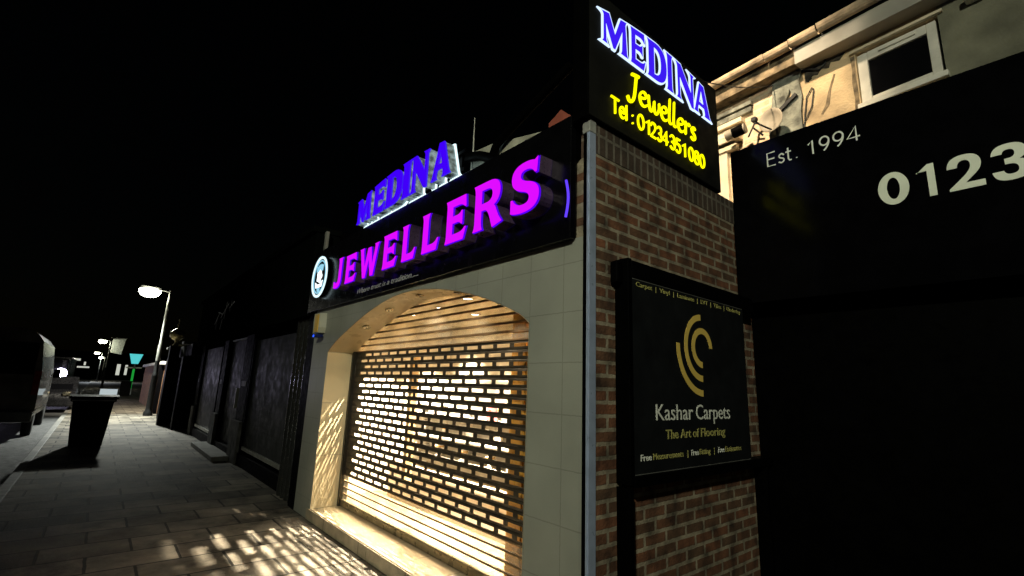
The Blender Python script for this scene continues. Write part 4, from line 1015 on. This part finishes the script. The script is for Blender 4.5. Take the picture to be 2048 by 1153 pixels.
# ------------------------------------------------------------------ parked van seen from behind
vn = thing('parked_van', (-18, -4.15, -.11), 'tall dark grey van parked at the kerb seen from behind at the left edge', 'van')
VX0, VX1, VY0, VY1 = -20.8, -15.5, -5.15, -3.15
sec = [(VY0+.05, .35), (VY0, .6), (VY0+.02, 1.5), (VY0+.12, 2.3), (VY0+.28, 2.52), (VY0+.5, 2.6), (VY1-.5, 2.6), (VY1-.28, 2.52), (VY1-.12, 2.3), (VY1-.02, 1.5), (VY1, .6), (VY1-.05, .35)]
MB().prism(sec, lambda p: (VX1, p[0], p[1]), lambda p: (VX0+1.2, p[0], p[1]), 1, 0).build('body', [M['vanpaint'], M['vanrear']], vn, bevel=.05)
nose = MB(); n = len(sec)
a_ = [(VX0+1.199, y, z) for y, z in sec]; b_ = [(VX0+.75, y*.97-4.15*.03, min(z, 1.15+.4*(z-1.15)) if z > 1.15 else z) for y, z in sec]; c_ = [(VX0, y*.92-4.15*.08, min(z, 1.05)) for y, z in sec]
nose.add(a_ + b_ + c_, [(i, (i+1) % n, n+(i+1) % n, n+i) for i in range(n)] + [(n+i, n+(i+1) % n, 2*n+(i+1) % n, 2*n+i) for i in range(n)] + [tuple(range(2*n, 3*n))])
nose.build('cab', M['vanpaint'], vn)
MB().box(VX1+.001, VX1+.012, -4.98, -4.18, 1.45, 2.25).box(VX1+.001, VX1+.012, -4.12, -3.32, 1.45, 2.25).build('rear_window', M['glassdark'], vn, bevel=.004)
MB().box(VX1+.001, VX1+.10, -5.13, -3.17, .28, .55).build('bumper', M['bumper'], vn, bevel=.03)
MB().box(VX1+.001, VX1+.03, -4.4, -3.9, .75, .87).build('number_plate', M['bumper'], vn)
for y in (-5.12, -3.30):
    MB().box(VX1+.001, VX1+.03, y, y+.12, .95, 1.55).build('tail_light', M['taillight'], vn, bevel=.01)
for x in (-16.4, -19.8):
    for y in (-5.05, -3.28):
        w_ = MB().lathe((x, y, .24), [(0, -.1), (.2, -.1), (.35, -.09), (.37, -.05), (.37, .05), (.35, .09), (.2, .1), (0, .1)], 22, axis='y').build('wheel', M['rubber'], vn)
MB().box(-19.3, -19.12, -3.1495, -2.98, 1.35, 1.62).build('wing_mirror', M['blackmatt'], vn, bevel=.02)

# ------------------------------------------------------------------ distant vehicles
def car(x, y, lab, lights=False, h=1.45, name='parked_car', cat='car', w=1.75, group=None):
    t = thing(name, (x, y, -.11), lab, cat, group)
    y0, y1 = y-w/2, y+w/2
    prof = [(-2.0, .25), (2.0, .25), (2.05, .6), (1.95, .82), (1.2, .9), (.6, h), (-.9, h), (-1.6, .95), (-2.05, .9), (-2.1, .5)]
    MB().prism(prof, lambda p: (x+p[0], y0, p[1]-.11), lambda p: (x+p[0], y1, p[1]-.11)).build('body', M['carpaint'], t, bevel=.06)
    MB().prism([(1.13, .93), (.60, h-.06), (.62, h-.06), (1.17, .93)], lambda p: (x+p[0]+.02, y0+.12, p[1]-.11), lambda p: (x+p[0]+.02, y1-.12, p[1]-.11)).build('windscreen', M['glassdark'], t)
    for wx in (-1.3, 1.3):
        for wy in (y0+.02, y1-.02):
            MB().lathe((x+wx, wy, .2), [(0, -.09), (.2, -.09), (.31, -.07), (.31, .07), (.2, .09), (0, .09)], 18, axis='y').build('wheel', M['rubber'], t)
    for wy in (y0+.12, y1-.37):
        MB().box(x+2.03, x+2.075, wy, wy+.25, .6-.0, .74).build('headlight', M['head'] if lights else M['chrome'], t, bevel=.01)
    return t
car(-27.5, -3.55, 'dark car parked at the kerb just beyond the grey van')
lo = thing('oncoming_lorry', (-36, -4.7, -.11), 'oncoming lorry with glaring headlamp beyond the parked van', 'lorry')
MB().box(-38.3, -36.0, -5.95, -3.45, .4, 2.3).build('cab', M['carpaint'], lo, bevel=.1)
MB().box(-46, -38.4, -6.0, -3.4, .6, 2.45).build('load_box', M['carpaint'], lo, bevel=.04)
MB().box(-35.999, -35.98, -5.7, -3.7, 1.75, 2.2).build('windscreen', M['glassdark'], lo)
for y in (-5.73, -3.70):
    MB().lathe((-35.98, y, 1.45), [(0, .13), (.16, .11), (.26, .04), (.28, 0)], 18, axis='x').build('headlight', M['head'], lo)
for x in (-37, -42, -44):
    for y in (-5.8, -3.6):
        MB().lathe((x, y, .36), [(0, -.13), (.3, -.13), (.47, -.1), (.47, .1), (.3, .13), (0, .13)], 18, axis='y').build('wheel', M['rubber'], lo)

# ------------------------------------------------------------------ camera
cam = bpy.data.cameras.new('camera'); co = link(bpy.data.objects.new('camera', cam))
yaw, pit, rol = 0.87307347, 0.20590209, 0.03709767
fwd = Vector((-math.sin(yaw)*math.cos(pit), math.cos(yaw)*math.cos(pit), math.sin(pit)))
rt = Vector((math.cos(yaw), math.sin(yaw), 0)); up = rt.cross(fwd)
r2 = rt*math.cos(rol) + up*math.sin(rol); u2 = -rt*math.sin(rol) + up*math.cos(rol)
mtx = Matrix((r2, u2, -fwd)).transposed().to_4x4(); mtx.translation = Vector((1.7893, -2.0883, 1.55))
co.matrix_world = mtx
cam.sensor_fit = 'HORIZONTAL'; cam.sensor_width = 36; cam.lens = 36*959.47/2048
cam.clip_start = .05; cam.clip_end = 1000
S.camera = co

# ------------------------------------------------------------------ light
def spot(name, loc, target, power, color, angle, blend=.5, size=.05):
    l = bpy.data.lights.new(name, 'SPOT'); l.energy = power; l.color = color
    l.spot_size = math.radians(angle); l.spot_blend = blend; l.shadow_soft_size = size
    o_ = link(bpy.data.objects.new(name, l)); o_.location = loc
    o_.rotation_euler = (Vector(target) - Vector(loc)).to_track_quat('-Z', 'Y').to_euler()
    return o_
WARM = (1, .865, .65)
for i, (x, y) in enumerate(DL):
    spot('downlight_lamp', (x, y, 2.425), (x, y - (.15 if i in (0, 3) else 0), 0), 3000 if i in (0, 3) else 700, WARM, 83 if i in (0, 3) else 74 if i < 5 else 84, .3, .015 if i in (0, 3) else .06)
# street lamps: the ones in view, and one more behind the photographer
spot('street_lamp_light', (-21.9, -1.02, 4.5), (-19.4, -1.35, 0), 4300, (.95, 1, .92), 102, .9, .12)
for x in (-64, -112):
    spot('street_lamp_light', (x, -2.2, 4.7), (x+1, -1.4, 0), 2200, (.85, .93, 1), 150, .5, .15)
spot('street_lamp_behind', (5.6, -8.3, 6.8), (-.5, .6, 3.7), 2350, (.98, 1, .78), 56, .9, .25)
spot('street_lamp_warm', (-.3, -1.2, 8.6), (-.55, 3.2, 4.25), 4700, (1, .79, .53), 32, 1, .15)  # added spot high overhead, without a post, to light the house wall

spot('downlight_lamp', (-2.75, .82, 2.42), (-4.13, .36, .95), 650, WARM, 24, .5, .008)  # extra spot without a fixture, added to throw streaks on the left jamb
for x in (-3.44, -2.9, -2.27, -1.6, -1.0):
    spot('soffit_lamp', (x, .16, arch_z(x) - .03), (x, .13, 0), 9, WARM, 115, .5, .03)
spot('headlamp_beam', (-35.7, -3.70, 1.42), (-20, -3.4, .0), 1500, (.92, .92, 1), 14, .8, .1)
spot('street_lamp_light', (-21.9, -1.02, 4.5), (-26.5, -.5, 0.4), 2600, (1, .93, .75), 84, .7, .12)
w = bpy.data.worlds.new('World'); S.world = w; w.use_nodes = True
nt = w.node_tree; bg = nt.nodes['Background']
sk = nt.nodes.new('ShaderNodeTexSky'); sk.sky_type = 'NISHITA'; sk.sun_disc = False
sk.sun_elevation = math.radians(4); sk.sun_rotation = math.radians(200)
nt.links.new(sk.outputs[0], bg.inputs['Color']); bg.inputs['Strength'].default_value = .00035
sun = bpy.data.lights.new('moonlight', 'SUN'); sun.energy = .004; sun.angle = math.radians(.5); sun.color = (.8, .88, 1)
so = link(bpy.data.objects.new('moonlight', sun)); so.rotation_euler = (math.radians(50), 0, math.radians(20))

S.view_settings.view_transform = 'Standard'; S.view_settings.look = 'None'
S.view_settings.exposure = 0; S.view_settings.gamma = 1
S.cycles.use_denoising = True
S.cycles.max_bounces = 8; S.cycles.transparent_max_bounces = 16
S.cycles.sample_clamp_indirect = 6
S.cycles.caustics_reflective = False; S.cycles.caustics_refractive = False
